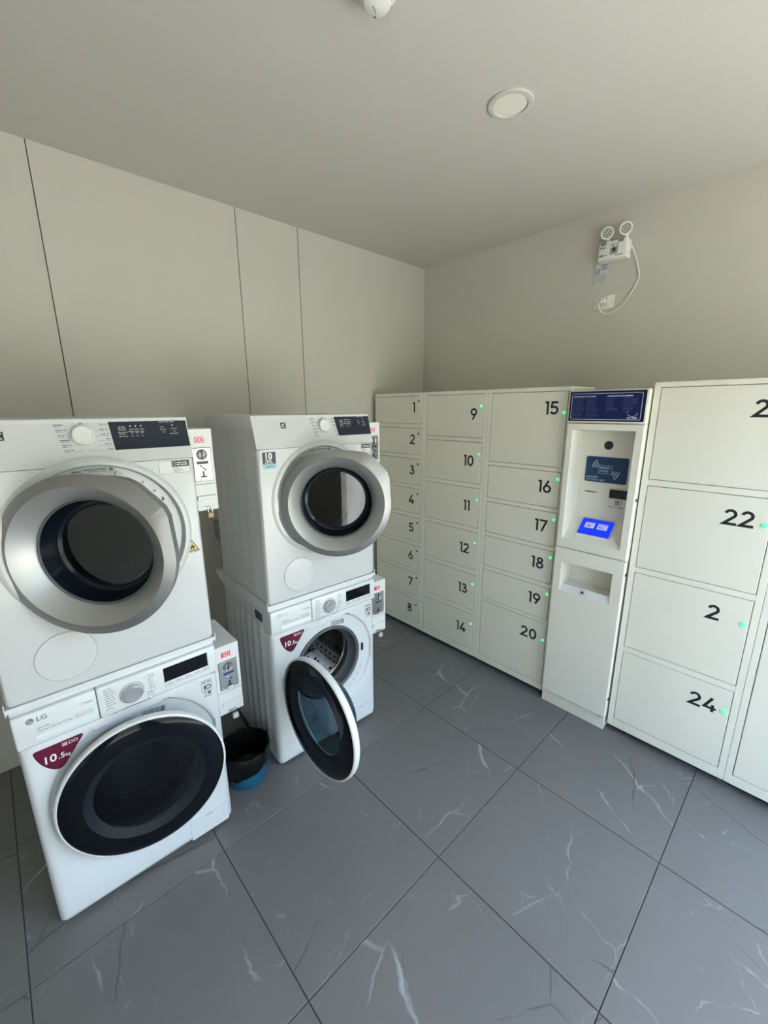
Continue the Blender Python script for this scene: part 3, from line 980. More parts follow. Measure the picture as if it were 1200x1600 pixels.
    for ang in (-28, -38, -48, -57):
        x = CX + 0.228 * math.cos(math.radians(ang)); z = CZ + 0.228 * math.sin(math.radians(ang))
        bars(bm, x - 0.010, z + 0.006, 0.020, 0.004, 0.0136, (0.5, 0.4)); bars(bm, x - 0.008, z - 0.003, 0.016, 0.004, 0.0136, (0.7, 0.5)); bars(bm, x - 0.010, z - 0.010, 0.020, 0.002, 0.0136, (0.4, 0.5, 0.4))
    obj('ring_print', bm, M['light_print'], fp, smooth=False)
    # control panel and drawer
    cp = obj('control_panel', bx(0.2125, W - 0.001, -0.004, 0.045, zf1 + 0.001, 0.835, bev=0.006, seg=3), M['enamel'], t)
    dd = obj('detergent_drawer', bx(0.001, 0.2105, -0.004, 0.045, zf1 + 0.001, 0.835, bev=0.006, seg=3), M['enamel'], t)
    obj('drawer_grip', prism_x(B(), [(-0.0038, 0.754), (-0.0062, 0.744), (-0.0064, 0.736), (-0.0038, 0.727)], 0.050, 0.203), M['enamel'], dd)
    Y = -0.0041
    pr = M['light_print'] if faded_logo else M['grey_print']
    bm = B()
    lathe(bm, 0.043, 0.8095, [(0.0098, Y - 0.0005), (0.0005, Y - 0.0005)], 24)
    text(bm, 'LG', 0.058, 0.8025, 0.0145, Y, bold=0.02, sx=1.05)
    obj('brand_logo', bm, pr, dd, smooth=False)
    bm = B()
    ribbon(bm, arc(0.043, 0.8095, 0.0062, 0.0062, 100, 360, 14), 0.0010, Y - 0.001, Y - 0.0005)
    ribbon(bm, [(0.0430, 0.8135), (0.0430, 0.8060), (0.0465, 0.8060)], 0.0010, Y - 0.001, Y - 0.0005)
    obj('brand_logo_lines', bm, M['enamel'], dd, smooth=False)
    bm = B()
    text(bm, 'Direct Drive 10.5', 0.056, 0.7640, 0.0078, Y, sx=1.0)
    text(bm, 'kg', 0.134, 0.7640, 0.0058, Y)
    for k in range(3):
        x = 0.150 + 0.016 * k
        ribbon(bm, rrect(x, x + 0.0125, 0.762, 0.775, 0.002), 0.0007, Y - 0.0004, Y, True)
        ribbon(bm, [(x + 0.003, 0.765), (x + 0.006, 0.771), (x + 0.0095, 0.766)], 0.0010, Y - 0.0004, Y)
    bars(bm, 0.056, 0.7765, 0.03, 0.002, Y, (0.5, 0.6))
    text(bm, 'Steam', 0.176, 0.800, 0.0065, Y, bold=0.008)
    ribbon(bm, arc(0.169, 0.8035, 0.0035, 0.0035, 0, 360, 12)[:-1], 0.0008, Y - 0.0004, Y, True)
    obj('drawer_print', bm, M['grey_print'], dd, smooth=False)
    # knob
    kx, kz = 0.309, 0.774
    obj('knob_ring', lathe(B(), kx, kz, [(0.0375, Y + 0.001), (0.0375, Y - 0.001), (0.0360, Y - 0.0015), (0.0345, Y - 0.001), (0.0345, Y + 0.001)], 40), M['grey_box'], cp)
    obj('program_knob', lathe(B(), kx, kz, [(0.0305, Y), (0.0300, Y - 0.010), (0.0285, Y - 0.0145), (0.0265, Y - 0.016), (0.0005, Y - 0.0155)], 48), M['brushed'], cp)
    bm = B()
    rr = random.Random(11)
    for i in range(8):
        bars(bm, 0.229 + 0.0006 * i, 0.8190 - 0.0088 * i, 0.018 + rr.uniform(0, 0.014), 0.0022, Y, (0.6, 0.4, 0.5)[:2 + i % 2])
    for i in range(7):
        bars(bm, 0.362, 0.8150 - 0.0088 * i, 0.012 + rr.uniform(0, 0.010), 0.0022, Y, (0.6, 0.5))
    bars(bm, 0.352, 0.752, 0.026, 0.0018, Y, (0.5, 0.6, 0.4))
    obj('program_print', bm, M['grey_print'], cp, smooth=False)
    bm = B()
    for i in range(8):
        z = 0.820 - 0.0088 * i
        ribbon(bm, [(0.250, z), (kx - 0.040 - abs(z - kz) * 0.1, z)], 0.0005, Y - 0.0003, Y)
        if i < 7:
            ribbon(bm, [(kx + 0.040, z - 0.004), (0.360, z - 0.004)], 0.0005, Y - 0.0003, Y)
    obj('program_lines', bm, M['light_print'], cp, smooth=False)
    for nm, bxp in (('power_button', 0.2415), ('start_button', 0.3645)):
        bt = obj(nm, lathe(B(), bxp, 0.7375, [(0.0108, Y), (0.0108, Y - 0.0012), (0.0100, Y - 0.002), (0.0005, Y - 0.002)], 28), M['white_plastic'], cp)
        b = B()
        ribbon(b, arc(bxp, 0.7375, 0.0108, 0.0108, 0, 360, 28)[:-1], 0.0009, Y - 0.0016, Y, True)
        if nm == 'power_button':
            ribbon(b, arc(bxp, 0.7375, 0.0038, 0.0038, 120, 420, 14), 0.0010, Y - 0.0024, Y - 0.002)
        else:
            prism(b, [(bxp - 0.003, 0.7345), (bxp - 0.003, 0.7405), (bxp + 0.001, 0.7375)], Y - 0.0024, Y - 0.002)
            box(b, bxp + 0.002, bxp + 0.0038, Y - 0.0024, Y - 0.002, 0.7345, 0.7405)
        obj(nm.replace('button', 'symbol'), b, M['grey_print'], cp, smooth=False)
    dp = obj('display', bx(0.411, 0.564, Y - 0.001, Y + 0.002, 0.7625, 0.8175, bev=0.0006, seg=1), M['black_gloss'], cp, smooth=False)
    bm = B()
    ribbon(bm, [(0.411, 0.762), (0.412, 0.746), (0.566, 0.746), (0.566, 0.817)], 0.0008, Y - 0.0004, Y)
    for k, x in enumerate((0.417, 0.447, 0.480, 0.512, 0.543)):
        bars(bm, x, 0.7515, 0.020, 0.0024, Y, (0.25, 0.8, 0.4))
    obj('display_print', bm, M['grey_print'], cp, smooth=False)
    # stickers
    bm = B()
    ribbon(bm, rrect(0.533, 0.571, 0.652, 0.7005, 0.002), 0.0011, -0.0008, 0.0, True)
    bars(bm, 0.537, 0.690, 0.030, 0.0022, -0.0002, (0.5, 0.6)); bars(bm, 0.537, 0.6945, 0.030, 0.0018, -0.0002, (0.6, 0.5))
    text(bm, '1', 0.5365, 0.6625, 0.019, -0.0003, bold=0.05)
    ribbon(bm, arc(0.5570, 0.6720, 0.0085, 0.0085, 0, 360, 24)[:-1], 0.0036, -0.0008, 0.0, True)
    ribbon(bm, [(0.5535, 0.6720), (0.5605, 0.6720)], 0.0012, -0.0008, 0.0)
    bars(bm, 0.541, 0.6555, 0.022, 0.0015, -0.0002, (0.5, 0.4))
    ribbon(bm, [(0.541, 0.6455), (0.548, 0.6455)], 0.0016, -0.0006, 0); ribbon(bm, [(0.5445, 0.649), (0.5445, 0.642)], 0.0016, -0.0006, 0)
    box(bm, 0.553, 0.565, -0.0006, 0, 0.6415, 0.6495)
    bars(bm, 0.538, 0.636, 0.030, 0.0016, -0.0002, (0.6, 0.3, 0.5)); bars(bm, 0.538, 0.632, 0.026, 0.0016, -0.0002, (0.4, 0.5))
    obj('warranty_sticker', bm, M['dark_print'], fp, smooth=False)
    # wine red capacity sticker
    def qb(p0, p1, p2, n=8):
        return [((1 - u) ** 2 * p0[0] + 2 * u * (1 - u) * p1[0] + u * u * p2[0], (1 - u) ** 2 * p0[1] + 2 * u * (1 - u) * p1[1] + u * u * p2[1]) for u in [i / n for i in range(n + 1)]]
    o_ = 0.014 if faded_logo else 0.006
    P = []
    P += qb((0.034, 0.700), (0.024, 0.700), (0.027, 0.687), 6)
    P += qb((0.027, 0.687), (0.037, 0.640), (0.065, 0.616), 10)[1:]
    P += qb((0.065, 0.616), (0.082, 0.602), (0.096, 0.616), 8)[1:]
    P += qb((0.150, 0.688), (0.158, 0.700), (0.145, 0.700), 6)
    P = [(x + o_, z) for x, z in P]
    st = obj('capacity_sticker', prism(B(), P, -0.0007, 0.002), M['red'], fp, smooth=False)
    bm = B()
    text(bm, '10', 0.0425 + o_, 0.6440, 0.0255, -0.0008, bold=0.012, shear=0.06)
    text(bm, '.5', 0.0815 + o_, 0.6440, 0.0180, -0.0008, bold=0.012, shear=0.06)
    text(bm, 'kg', 0.1000 + o_, 0.6440, 0.0105, -0.0008, bold=0.01, shear=0.06)
    text(bm, 'DD', 0.113 + o_, 0.6820, 0.0105, -0.0008, sx=1.15)
    obj('sticker_print', bm, M['white_print'], fp, smooth=False)
    b = B()
    ribbon(b, rrect(0.098 + o_, 0.1095 + o_, 0.6815, 0.6925, 0.001), 0.0010, -0.0012, -0.0007, True)
    text(b, 'AI', 0.1000 + o_, 0.6838, 0.0065, -0.0008, bold=0.03)
    obj('sticker_badge', b, M['white_print'], fp, smooth=False)
    # filter cover
    fc = obj('filter_cover', prism(B(), rrect(0.428, 0.577, 0.020, 0.104, 0.006), -0.0014, 0.004), M['enamel'], t, smooth=False)
    b = B(); ribbon(b, rrect(0.4275, 0.5775, 0.0195, 0.1045, 0.006), 0.0012, -0.0004, 0.003, True)
    obj('cover_gap', b, M['light_print'], fc, smooth=False)
    obj('cover_tab', bx(0.489, 0.515, -0.0022, 0.0, 0.094, 0.103, bev=0.0006, seg=1), M['light_print'], fc, smooth=False)
    # porthole door, modelled about its hinge (x = 0, y = 0 at the hinge)
    R = 0.26
    hx, hy = 0.046, -0.024
    dz = CZ
    dcx = R
    rim = obj('porthole_door', lathe(B(), dcx, 0, [(0.222, 0.012), (R - 0.010, 0.010), (R - 0.002, 0.004), (R, -0.006), (R - 0.001, -0.018), (R - 0.006, -0.022), (R - 0.0085, -0.0215), (R - 0.0085, -0.010)], 96), M['white_plastic'], t)
    rim.location = (hx, hy, dz)
    rim.rotation_euler = (0, 0, -door_angle)
    obj('outer_glass', lathe(B(), dcx, 0, [(R - 0.0085, -0.0195), (R - 0.012, -0.0225), (0.225, -0.0265), (0.200, -0.0285), (0.185, -0.0285)], 96), M['black_gloss'], rim)
    obj('glass_step', lathe(B(), dcx, 0, [(0.185, -0.0285), (0.181, -0.0270), (0.170, -0.018), (0.158, -0.012)], 80), M['slate_step'], rim)
    obj('window_glass', lathe(B(), dcx, 0, [(0.158, -0.012), (0.120, -0.0165), (0.06, -0.0195), (0.0005, -0.0205)], 80), M['glass_clear'], rim)
    obj('inner_ring', lathe(B(), dcx, 0, [(0.252, 0.0), (0.250, 0.012), (0.222, 0.020), (0.196, 0.020), (0.176, 0.010), (0.160, -0.006)], 80), M['grey_box'], rim)
    obj('inner_bowl', lathe(B(), dcx, 0, [(0.176, 0.016), (0.168, 0.030), (0.150, 0.070), (0.128, 0.098), (0.080, 0.112), (0.0005, 0.115)], 80), M['glass_clear'], rim)
    hinge = bx(0.0, 0.020, -0.006, 0.02, -0.035, 0.035, bev=0.003)
    obj('hinge', hinge, M['white_plastic'], t, (hx, 0.004, dz))
    return t

washer((AX, AY, 0), AYAW, 'nearest white front loading washer with its dark round door almost shut', 0.129, False)
washer((BX_, BY_, 0), BYAW, 'white front loading washer with its dark round door wide open', 1.517, True)

# ------------------------------------------------------------------ stacking kits
def stacking_kit(loc, yaw, label):
    bm = B()
    box(bm, -0.004, 0.604, 0.004, 0.61, 0.8505, ZDB - 0.0005, bev=0.001, seg=1)
    for x0, x1 in ((-0.0055, -0.0035), (0.6035, 0.6055)):
        prism_x(bm, [(0.006, 0.842), (0.002, 0.852), (0.003, 0.884), (0.012, 0.882), (0.03, 0.868), (0.60, 0.868), (0.635, 0.866), (0.635, 0.835), (0.54, 0.800), (0.30, 0.800), (0.05, 0.838)], x0, x1)
    o = obj('stacking_kit', bm, M['enamel'], None, loc, (0, 0, yaw), smooth=False)
    tag(o, label, 'bracket', 'white stacking brackets')
    return o
stacking_kit((AX, AY, 0), AYAW, 'white stacking bracket between the nearest washer and its dryer')
stacking_kit((BX_, BY_, 0), BYAW, 'white stacking bracket under the dryer beside the lockers')

# ------------------------------------------------------------------ dryers
def dryer(loc, yaw, label, door_angle, dcx, dcy, dcz, near):
    t = thing('tumble_dryer', label, 'dryer', loc, yaw, 'white tumble dryers stacked on the washers')
    W, H, D = 0.600, 0.822, 0.57
    CX, CZ = 0.306, 0.449                 # door opening
    ZC = 0.686                            # crease under the control panel
    ytop = 0.045
    yslope = lambda z: (z - ZC) / (0.815 - ZC) * 0.036
    bm = B()
    ribs(bm, 0.006, -1, 0.036, D - 0.02, 0.0, 0.765, 4, 0.0015)
    ribs(bm, W - 0.006, 1, 0.036, D - 0.02, 0.0, 0.765, 4, 0.0015)
    box(bm, 0.007, W - 0.007, D - 0.03, D - 0.02, 0.0, 0.765)
    box(bm, 0.007, W - 0.007, 0.03, D - 0.02, 0.0, 0.01)
    box(bm, 0.007, W - 0.007, 0.05, D - 0.02, 0.74, 0.76)
    obj('cabinet_body', bm, M['enamel_side'], t)
    obj('worktop', bx(-0.002, W + 0.002, 0.034, 0.588, 0.763, H, bev=0.004), M['enamel_side'], t)
    bm = shell_with_hole(B(), 0, W, 0.0, ZC,
                         [(0.0, 0.045), (0.0, 0.020), (0.002, 0.008), (0.007, 0.002), (0.014, 0.0)],
                         [(0.262, 0.0), (0.250, -0.002)], CX, CZ)
    for v in bm.verts:
        if v.co.z > ZC - 0.0145 and 0.0139 <= min(v.co.x, W - v.co.x) and v.co.y < 0.015:
            v.co.y = 0.0; v.co.z = ZC
    fp = obj('front_panel', bm, M['dryer_enamel'], t)
    # raised collar and recess around the opening
    co = obj('opening_collar', lathe(B(), CX, CZ, [(0.262, 0.002), (0.254, -0.006), (0.246, -0.0085), (0.2385, -0.008), (0.236, -0.004), (0.235, 0.010), (0.232, 0.016), (0.190, 0.018), (0.182, 0.024), (0.180, 0.06)], 96), M['dryer_enamel'], t)
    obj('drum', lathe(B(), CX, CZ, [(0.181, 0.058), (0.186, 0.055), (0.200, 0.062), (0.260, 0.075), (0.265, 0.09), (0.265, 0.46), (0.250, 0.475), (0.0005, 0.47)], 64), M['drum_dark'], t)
    bm = B()
    b = prism(B(), rrect(CX - 0.026, CX + 0.062, CZ + 0.2125, CZ + 0.2265, 0.001), 0.0148, 0.0165)
    rl = obj('rating_label', b, M['paper'], co, smooth=False)
    bm = B()
    box(bm, CX - 0.020, CX + 0.038, 0.0143, 0.0148, CZ + 0.221, CZ + 0.2245); bars(bm, CX - 0.050, CZ + 0.217, 0.024, 0.004, 0.0148, (0.7, 0.4)); box(bm, CX + 0.045, CX + 0.055, 0.0143, 0.0148, CZ + 0.215, CZ + 0.225)
    bars(bm, CX - 0.010, CZ + 0.2155, 0.045, 0.002, 0.0148, (0.7, 0.4))
    obj('label_print', bm, M['grey_print'], co, smooth=False)
    for a_, r_, rad in ((72, 0.214, 0.0085), (52, 0.215, 0.003), (40, 0.213, 0.003), (118, 0.214, 0.003)):
        a = math.radians(a_)
        obj('screw', lathe(B(), CX + r_ * math.cos(a), CZ + r_ * math.sin(a), [(rad, 0.016), (rad, 0.012), (rad * 0.7, 0.0105), (rad * 0.3, 0.0115), (0.0005, 0.0115)], 16), M['chrome'] if rad < 0.005 else M['lamp_trim'], co)
    a = math.radians(30)
    obj('latch_slot', prism(B(), [(CX + 0.214 * math.cos(a) - 0.004, CZ + 0.214 * math.sin(a) - 0.006), (CX + 0.214 * math.cos(a) + 0.005, CZ + 0.214 * math.sin(a) - 0.005), (CX + 0.214 * math.cos(a), CZ + 0.214 * math.sin(a) + 0.008)], 0.0135, 0.0165), M['black_satin'], co, smooth=False)
    # sloping control panel
    pts = [(0.0, ZC + 0.0015), (yslope(0.815) - 0.001, 0.813), (yslope(0.815) + 0.004, 0.8205), (0.075, 0.8205), (0.075, ZC + 0.0015)]
    cp = obj('control_panel', prism_x(B(), pts, 0.0, W), M['dryer_enamel'], t, smooth=False)
    tilt = math.atan2(0.036, 0.815 - ZC)
    def lay(b):
        """print drawn on a flat XZ sheet (z measured up the slope from the crease) laid on the panel"""
        b.transform(Matrix.Translation((0, 0, ZC)) @ Matrix.Rotation(-tilt, 4, 'X'))
        return b
    S = 1.0 / math.cos(tilt)
    zz = lambda z: (z - ZDB - ZC) * S            # world height -> up the slope
    d0, d1, d2, d3 = 0.372, 0.600, 0.600, 0.384
    dp = obj('display_panel', lay(prism(B(), [(0.376, zz(1.592)), (0.597, zz(1.592)), (0.5965, zz(1.677)), (0.370, zz(1.677))] if near else [(0.408, zz(1.592)), (0.599, zz(1.592)), (0.5985, zz(1.677)), (0.397, zz(1.677))], -0.0008, 0.003)), M['navy_gloss'], cp, smooth=False)
    bm = B()
    for (x, z, w_) in ((0.395, 1.660, 0.018), (0.393, 1.655, 0.022), (0.393, 1.650, 0.022), (0.392, 1.643, 0.026), (0.394, 1.638, 0.018), (0.393, 1.631, 0.024),
                       (0.424, 1.652, 0.012), (0.439, 1.652, 0.012), (0.454, 1.652, 0.012), (0.420, 1.645, 0.045), (0.426, 1.640, 0.008), (0.440, 1.640, 0.008), (0.454, 1.640, 0.008),
                       (0.427, 1.631, 0.006), (0.440, 1.631, 0.007), (0.455, 1.631, 0.006), (0.512, 1.672, 0.046), (0.513, 1.656, 0.012), (0.513, 1.648, 0.018), (0.519, 1.640, 0.008),
                       (0.545, 1.650, 0.020), (0.552, 1.642, 0.008), (0.540, 1.634, 0.026)):
        bars(bm, x if near else 0.400 + (x - 0.376) * 0.86 + 0.010, zz(z), w_ * (1 if near else 0.86), 0.0018, -0.0008, (0.6, 0.5, 0.4))
    obj('display_print', lay(bm), M['light_print'], cp, smooth=False)
    bm = B()
    for x in ((0.428, 0.443, 0.458, 0.552) if near else (0.455, 0.468, 0.481, 0.561)):
        lathe(bm, x, zz(1.662), [(0.0022, -0.0012), (0.0003, -0.0012)], 10)
    obj('display_symbols', lay(bm), M['white_print'], cp, smooth=False)
    # knob and programme marks
    kx, kz = 0.3005 if near else 0.3345, zz(1.637)
    kb = lathe(B(), kx, kz, [(0.0300, 0.0), (0.0298, -0.008), (0.0285, -0.0155), (0.0265, -0.0175), (0.0235, -0.018), (0.022, -0.0165), (0.0005, -0.0165)], 48)
    obj('program_knob', lay(kb), M['white_plastic'], cp)
    bm = B()
    rr = random.Random(5)
    for i in range(6):
        z = zz(1.668 - 0.0145 * i)
        xl = kx - 0.066 + 0.003 * i
        bars(bm, xl, z + 0.0012, 0.014 + rr.uniform(0.002, 0.014), 0.0028, -0.0001, (0.7, 0.4, 0.6)[:1 + i % 3])
        bars(bm, xl + 0.001, z - 0.0035, 0.010 + rr.uniform(0, 0.008), 0.0018, -0.0001, (0.7, 0.4))
        xr = kx + 0.0655 - rr.uniform(0.010, 0.024) + 0.001 * i
        bars(bm, xr, z + 0.0012, kx + 0.066 - xr + 0.001 * i, 0.0026, -0.0001, (0.7, 0.4))
        bars(bm, xr + 0.004, z - 0.0035, kx + 0.062 - xr + 0.001 * i, 0.0016, -0.0001, (0.5, 0.4))
        if i < 5:
            ribbon(bm, [(xl + 0.021, z - 0.0025), (kx - 0.034, z - 0.0025)], 0.0007, -0.0005, 0)
            ribbon(bm, [(kx + 0.034, z - 0.0025), (xr + 0.003, z - 0.0025)], 0.0007, -0.0005, 0)
        else:
            ribbon(bm, [(xl + 0.021, z - 0.0025), (kx - 0.008, z - 0.0025), (kx - 0.006, z + 0.006)], 0.0007, -0.0005, 0)
            ribbon(bm, [(xr + 0.003, z - 0.0025), (kx + 0.012, z - 0.0025), (kx + 0.008, z + 0.006)], 0.0007, -0.0005, 0)
    bars(bm, kx - 0.003, zz(1.6715), 0.007, 0.0042, -0.0001, (0.5, 0.4))
    obj('program_print', lay(bm), M['grey_print'], cp, smooth=False)
    # maker's mark
    bm = B()
    lx, lz = (0.1130, zz(1.645)) if near else (0.136, zz(1.645))
    q = 0.0105
    ribbon(bm, [(lx - q, lz - q), (lx + q, lz - q), (lx + q, lz + q), (lx - q, lz + q)], 0.0034, -0.0006, 0, True)
    prism(bm, [(lx - 0.0012, lz), (lx + 0.0105, lz + 0.0075), (lx + 0.0105, lz - 0.0075)], -0.0006, 0)
    ribbon(bm, arc(lx, lz, 0.0085, 0.0085, 60, 300, 14), 0.0030, -0.0006, 0)
    text(bm, 'Electrolux', lx, lz - 0.0235, 0.0072, 0, bold=0.012, align='CENTER', sx=1.1)
    text(bm, 'UltimateCare', lx - 0.036, lz - 0.037, 0.0052, 0, sx=1.1)
    text(bm, '500', lx + 0.022, lz - 0.037, 0.0052, 0, bold=0.03, sx=1.2)
    obj('brand_logo', lay(bm), M['dark_print'], cp, smooth=False)
    # stickers below the panel
    sl = obj('info_sticker', bx(0.488, 0.583, -0.0006, 0.001, 0.640, 0.681), M['white_plastic'], fp, smooth=False)
    obj('sticker_header', bx(0.527, 0.582, -0.0012, -0.0006, 0.660, 0.680), M['dark_print'], fp, smooth=False)
    bm = B()
    bars(bm, 0.543, 0.672, 0.032, 0.003, -0.0012, (0.7, 0.5)); bars(bm, 0.543, 0.665, 0.034, 0.003, -0.0012, (0.3, 0.8))
    ribbon(bm, rrect(0.531, 0.539, 0.664, 0.676, 0.002), 0.001, -0.0016, -0.0012, True)
    obj('header_print', bm, M['white_print'], fp, smooth=False)
    bm = B()
    for i in range(4):
        bars(bm, 0.530, 0.655 - 0.004 * i, 0.018 + 0.008 * (i % 3), 0.0015, -0.0006, (0.5, 0.6, 0.3))
    ribbon(bm, [(0.488, 0.640), (0.583, 0.640), (0.583, 0.681), (0.488, 0.681)], 0.0008, -0.0009, -0.0005, True)
    obj('small_print', bm, M['grey_print'], fp, smooth=False)
    if near:
        tz = 1.223 - ZDB
        tri = [(0.5375, tz), (0.5845, tz), (0.561, tz + 0.042)]
        sy = obj('flame_warning_sticker', prism(B(), tri, -0.0006, 0.001), M['yellow'], fp, smooth=False)
        bm = B()
        ribbon(bm, [(0.5395, tz + 0.0012), (0.5825, tz + 0.0012), (0.561, tz + 0.0395)], 0.0026, -0.0011, -0.0005, True)
        fl = [(0.561 + x, tz + z) for x, z in ((-0.002, 0.0075), (-0.0065, 0.0095), (-0.007, 0.014), (-0.004, 0.018), (-0.0035, 0.0155), (-0.001, 0.0255), (0.002, 0.019), (0.0045, 0.0205), (0.0065, 0.0145), (0.0055, 0.0095), (0.0025, 0.0075), (0.0015, 0.0115), (0.0, 0.0135), (-0.002, 0.0105))]
        prism(bm, fl, -0.0011, -0.0005)
        box(bm, 0.553, 0.569, -0.0011, -0.0005, tz + 0.0045, tz + 0.0058)
        bars(bm, 0.541, tz - 0.0045, 0.040, 0.002, -0.0002, (0.3, 0.5, 0.4, 0.2))
        obj('sticker_print', bm, M['dark_print'], fp, smooth=False)
    else:
        z1 = 1.543 - ZDB
        ws = obj('warranty_sticker', bx(0.0215, 0.0795, -0.0006, 0.001, z1 - 0.050, z1 - 0.0015), M['navy_vinyl'], fp, smooth=False)
        obj('sticker_footer', bx(0.0215, 0.0795, -0.0006, 0.001, z1 - 0.070, z1 - 0.0510), M['teal'], fp, smooth=False)
        bm = B()
        text(bm, '10', 0.029, z1 - 0.0295, 0.0245, -0.0007, bold=0.03)
        text(bm, 'YEAR', 0.032, z1 - 0.0405, 0.0085, -0.0007, bold=0.02)
        bars(bm, 0.031, z1 - 0.0465, 0.034, 0.003, -0.0007, (0.8, 0.7))
        obj('sticker_print', bm, M['white_print'], fp, smooth=False)
        bm = B(); bars(bm, 0.034, z1 - 0.064, 0.03, 0.005, -0.0006, (0.5, 0.3, 0.3))
        obj('footer_print', bm, M['grey_print'], fp, smooth=False)
    # round filter cover low on the left
    rc = obj('filter_cover', lathe(B(), 0.160, 0.112, [(0.0785, 0.003), (0.0785, -0.0015), (0.0765, -0.003), (0.071, -0.0034), (0.0005, -0.0034)], 56), M['dryer_enamel'], t)
    obj('cover_gap', lathe(B(), 0.160, 0.112, [(0.0795, 0.0005), (0.0795, -0.0007), (0.0780, -0.0007), (0.0780, 0.0005)], 56), M['grey_box'], rc)
    # door
    R = 0.236
    GRIP = [(0.0240, 0.23480), (0.090, 0.2285), (0.128, 0.2225), (0.158, 0.2050), (0.2185, 0.1405), (0.2290, 0.1120), (0.2357, 0.0136)]
    def edge_r(a):
        """radius of the rim outline: round, swelling into a faceted grip at the upper right"""
        best = R
        for (xa, za), (xb, zb) in zip(GRIP, GRIP[1:]):
            a0, a1 = math.atan2(za, xa), math.atan2(zb, xb)
            if a1 <= a <= a0:
                d = math.cos(a) * (zb - za) - math.sin(a) * (xb - xa)
                t_ = (xa * (zb - za) - za * (xb - xa)) / d
                best = max(best, t_)
        return best
    angs = sorted([2 * PI * i / 112 for i in range(112)] + [math.atan2(z, x) for x, z in GRIP])
    def ring(bm, prof):
        loops = []
        for f_, y in prof:
            lp = []
            for a in angs:
                r = edge_r(a) * f_ / R if f_ > 0.215 else f_
                lp.append(bm.verts.new((r * math.cos(a), y, r * math.sin(a))))
            loops.append(lp)
        n = len(angs)
        for a, b in zip(loops, loops[1:]):
            for i in range(n):
                j = (i + 1) % n
                bm.faces.new((a[i], a[j], b[j], b[i]))
        return bm
    rim = obj('porthole_door', ring(B(), [(0.200, 0.046), (0.226, 0.042), (0.2335, 0.034), (0.2350, 0.022), (0.2360, 0.004), (0.2355, 0.0012), (0.2340, 0.0), (0.2065, -0.0090), (0.2060, -0.0085)]), M['silver_dark'], t)
    rim.location = (dcx, dcy, dcz - ZDB)
    rim.rotation_euler = (0, 0, -door_angle)
    obj('door_funnel', lathe(B(), 0, 0, [(0.2060, -0.0088), (0.2045, -0.0078), (0.1635, 0.0400), (0.1620, 0.0425), (0.1612, 0.046)], 96), M['silver'], rim)
    obj('glass_seal', lathe(B(), 0, 0, [(0.1613, 0.0455), (0.1590, 0.0440), (0.1560, 0.0460), (0.1555, 0.050)], 80), M['rubber'], rim)
    obj('glass_bowl', lathe(B(), 0, 0, [(0.1556, 0.048), (0.150, 0.085), (0.143, 0.104), (0.134, 0.110), (0.129, 0.109)], 80), M['bowl'], rim)
    obj('door_glass', lathe(B(), 0, 0, [(0.130, 0.110), (0.0005, 0.110)], 80), M['glass'], rim)
    obj('inner_ring', lathe(B(), 0, 0, [(0.201, 0.045), (0.190, 0.050), (0.170, 0.054), (0.158, 0.100), (0.145, 0.118), (0.128, 0.120)], 80), M['grey_box'], rim)
    obj('hinge', bx(0.064, 0.078, -0.004, 0.02, CZ - 0.03, CZ + 0.03, bev=0.003), M['white_plastic'], t)
    return t

dryer((AX, AY, ZDB), AYAW, 'nearest white tumble dryer with silver door and yellow flame sticker', 0.650, 0.2441, -0.128, 1.3094, True)
dryer((BX_, BY_, ZDB), BYAW, 'white tumble dryer with silver door and navy ten year sticker', 0.605, 0.2798, -0.1439, 1.3092, False)

# ------------------------------------------------------------------ coin boxes
SEG = {'0': 'abcdef', '1': 'bc', '2': 'abged', '3': 'abgcd', '4': 'fgbc', '5': 'afgcd', '6': 'afgedc', '7': 'abc', '8': 'abcdefg', '9': 'abcdfg'}
def seven_seg(bm, ch, x, z, w_, h, t_, y):
    m = z + h / 2
    S = {'a': [(x, z + h), (x + w_, z + h)], 'g': [(x, m), (x + w_, m)], 'd': [(x, z), (x + w_, z)],
         'f': [(x, m), (x, z + h)], 'e': [(x, z), (x, m)], 'b': [(x + w_, m), (x + w_, z + h)], 'c': [(x + w_, z), (x + w_, m)]}
    for s in SEG[ch]:
        ribbon(bm, S[s], t_, y - 0.0005, y)

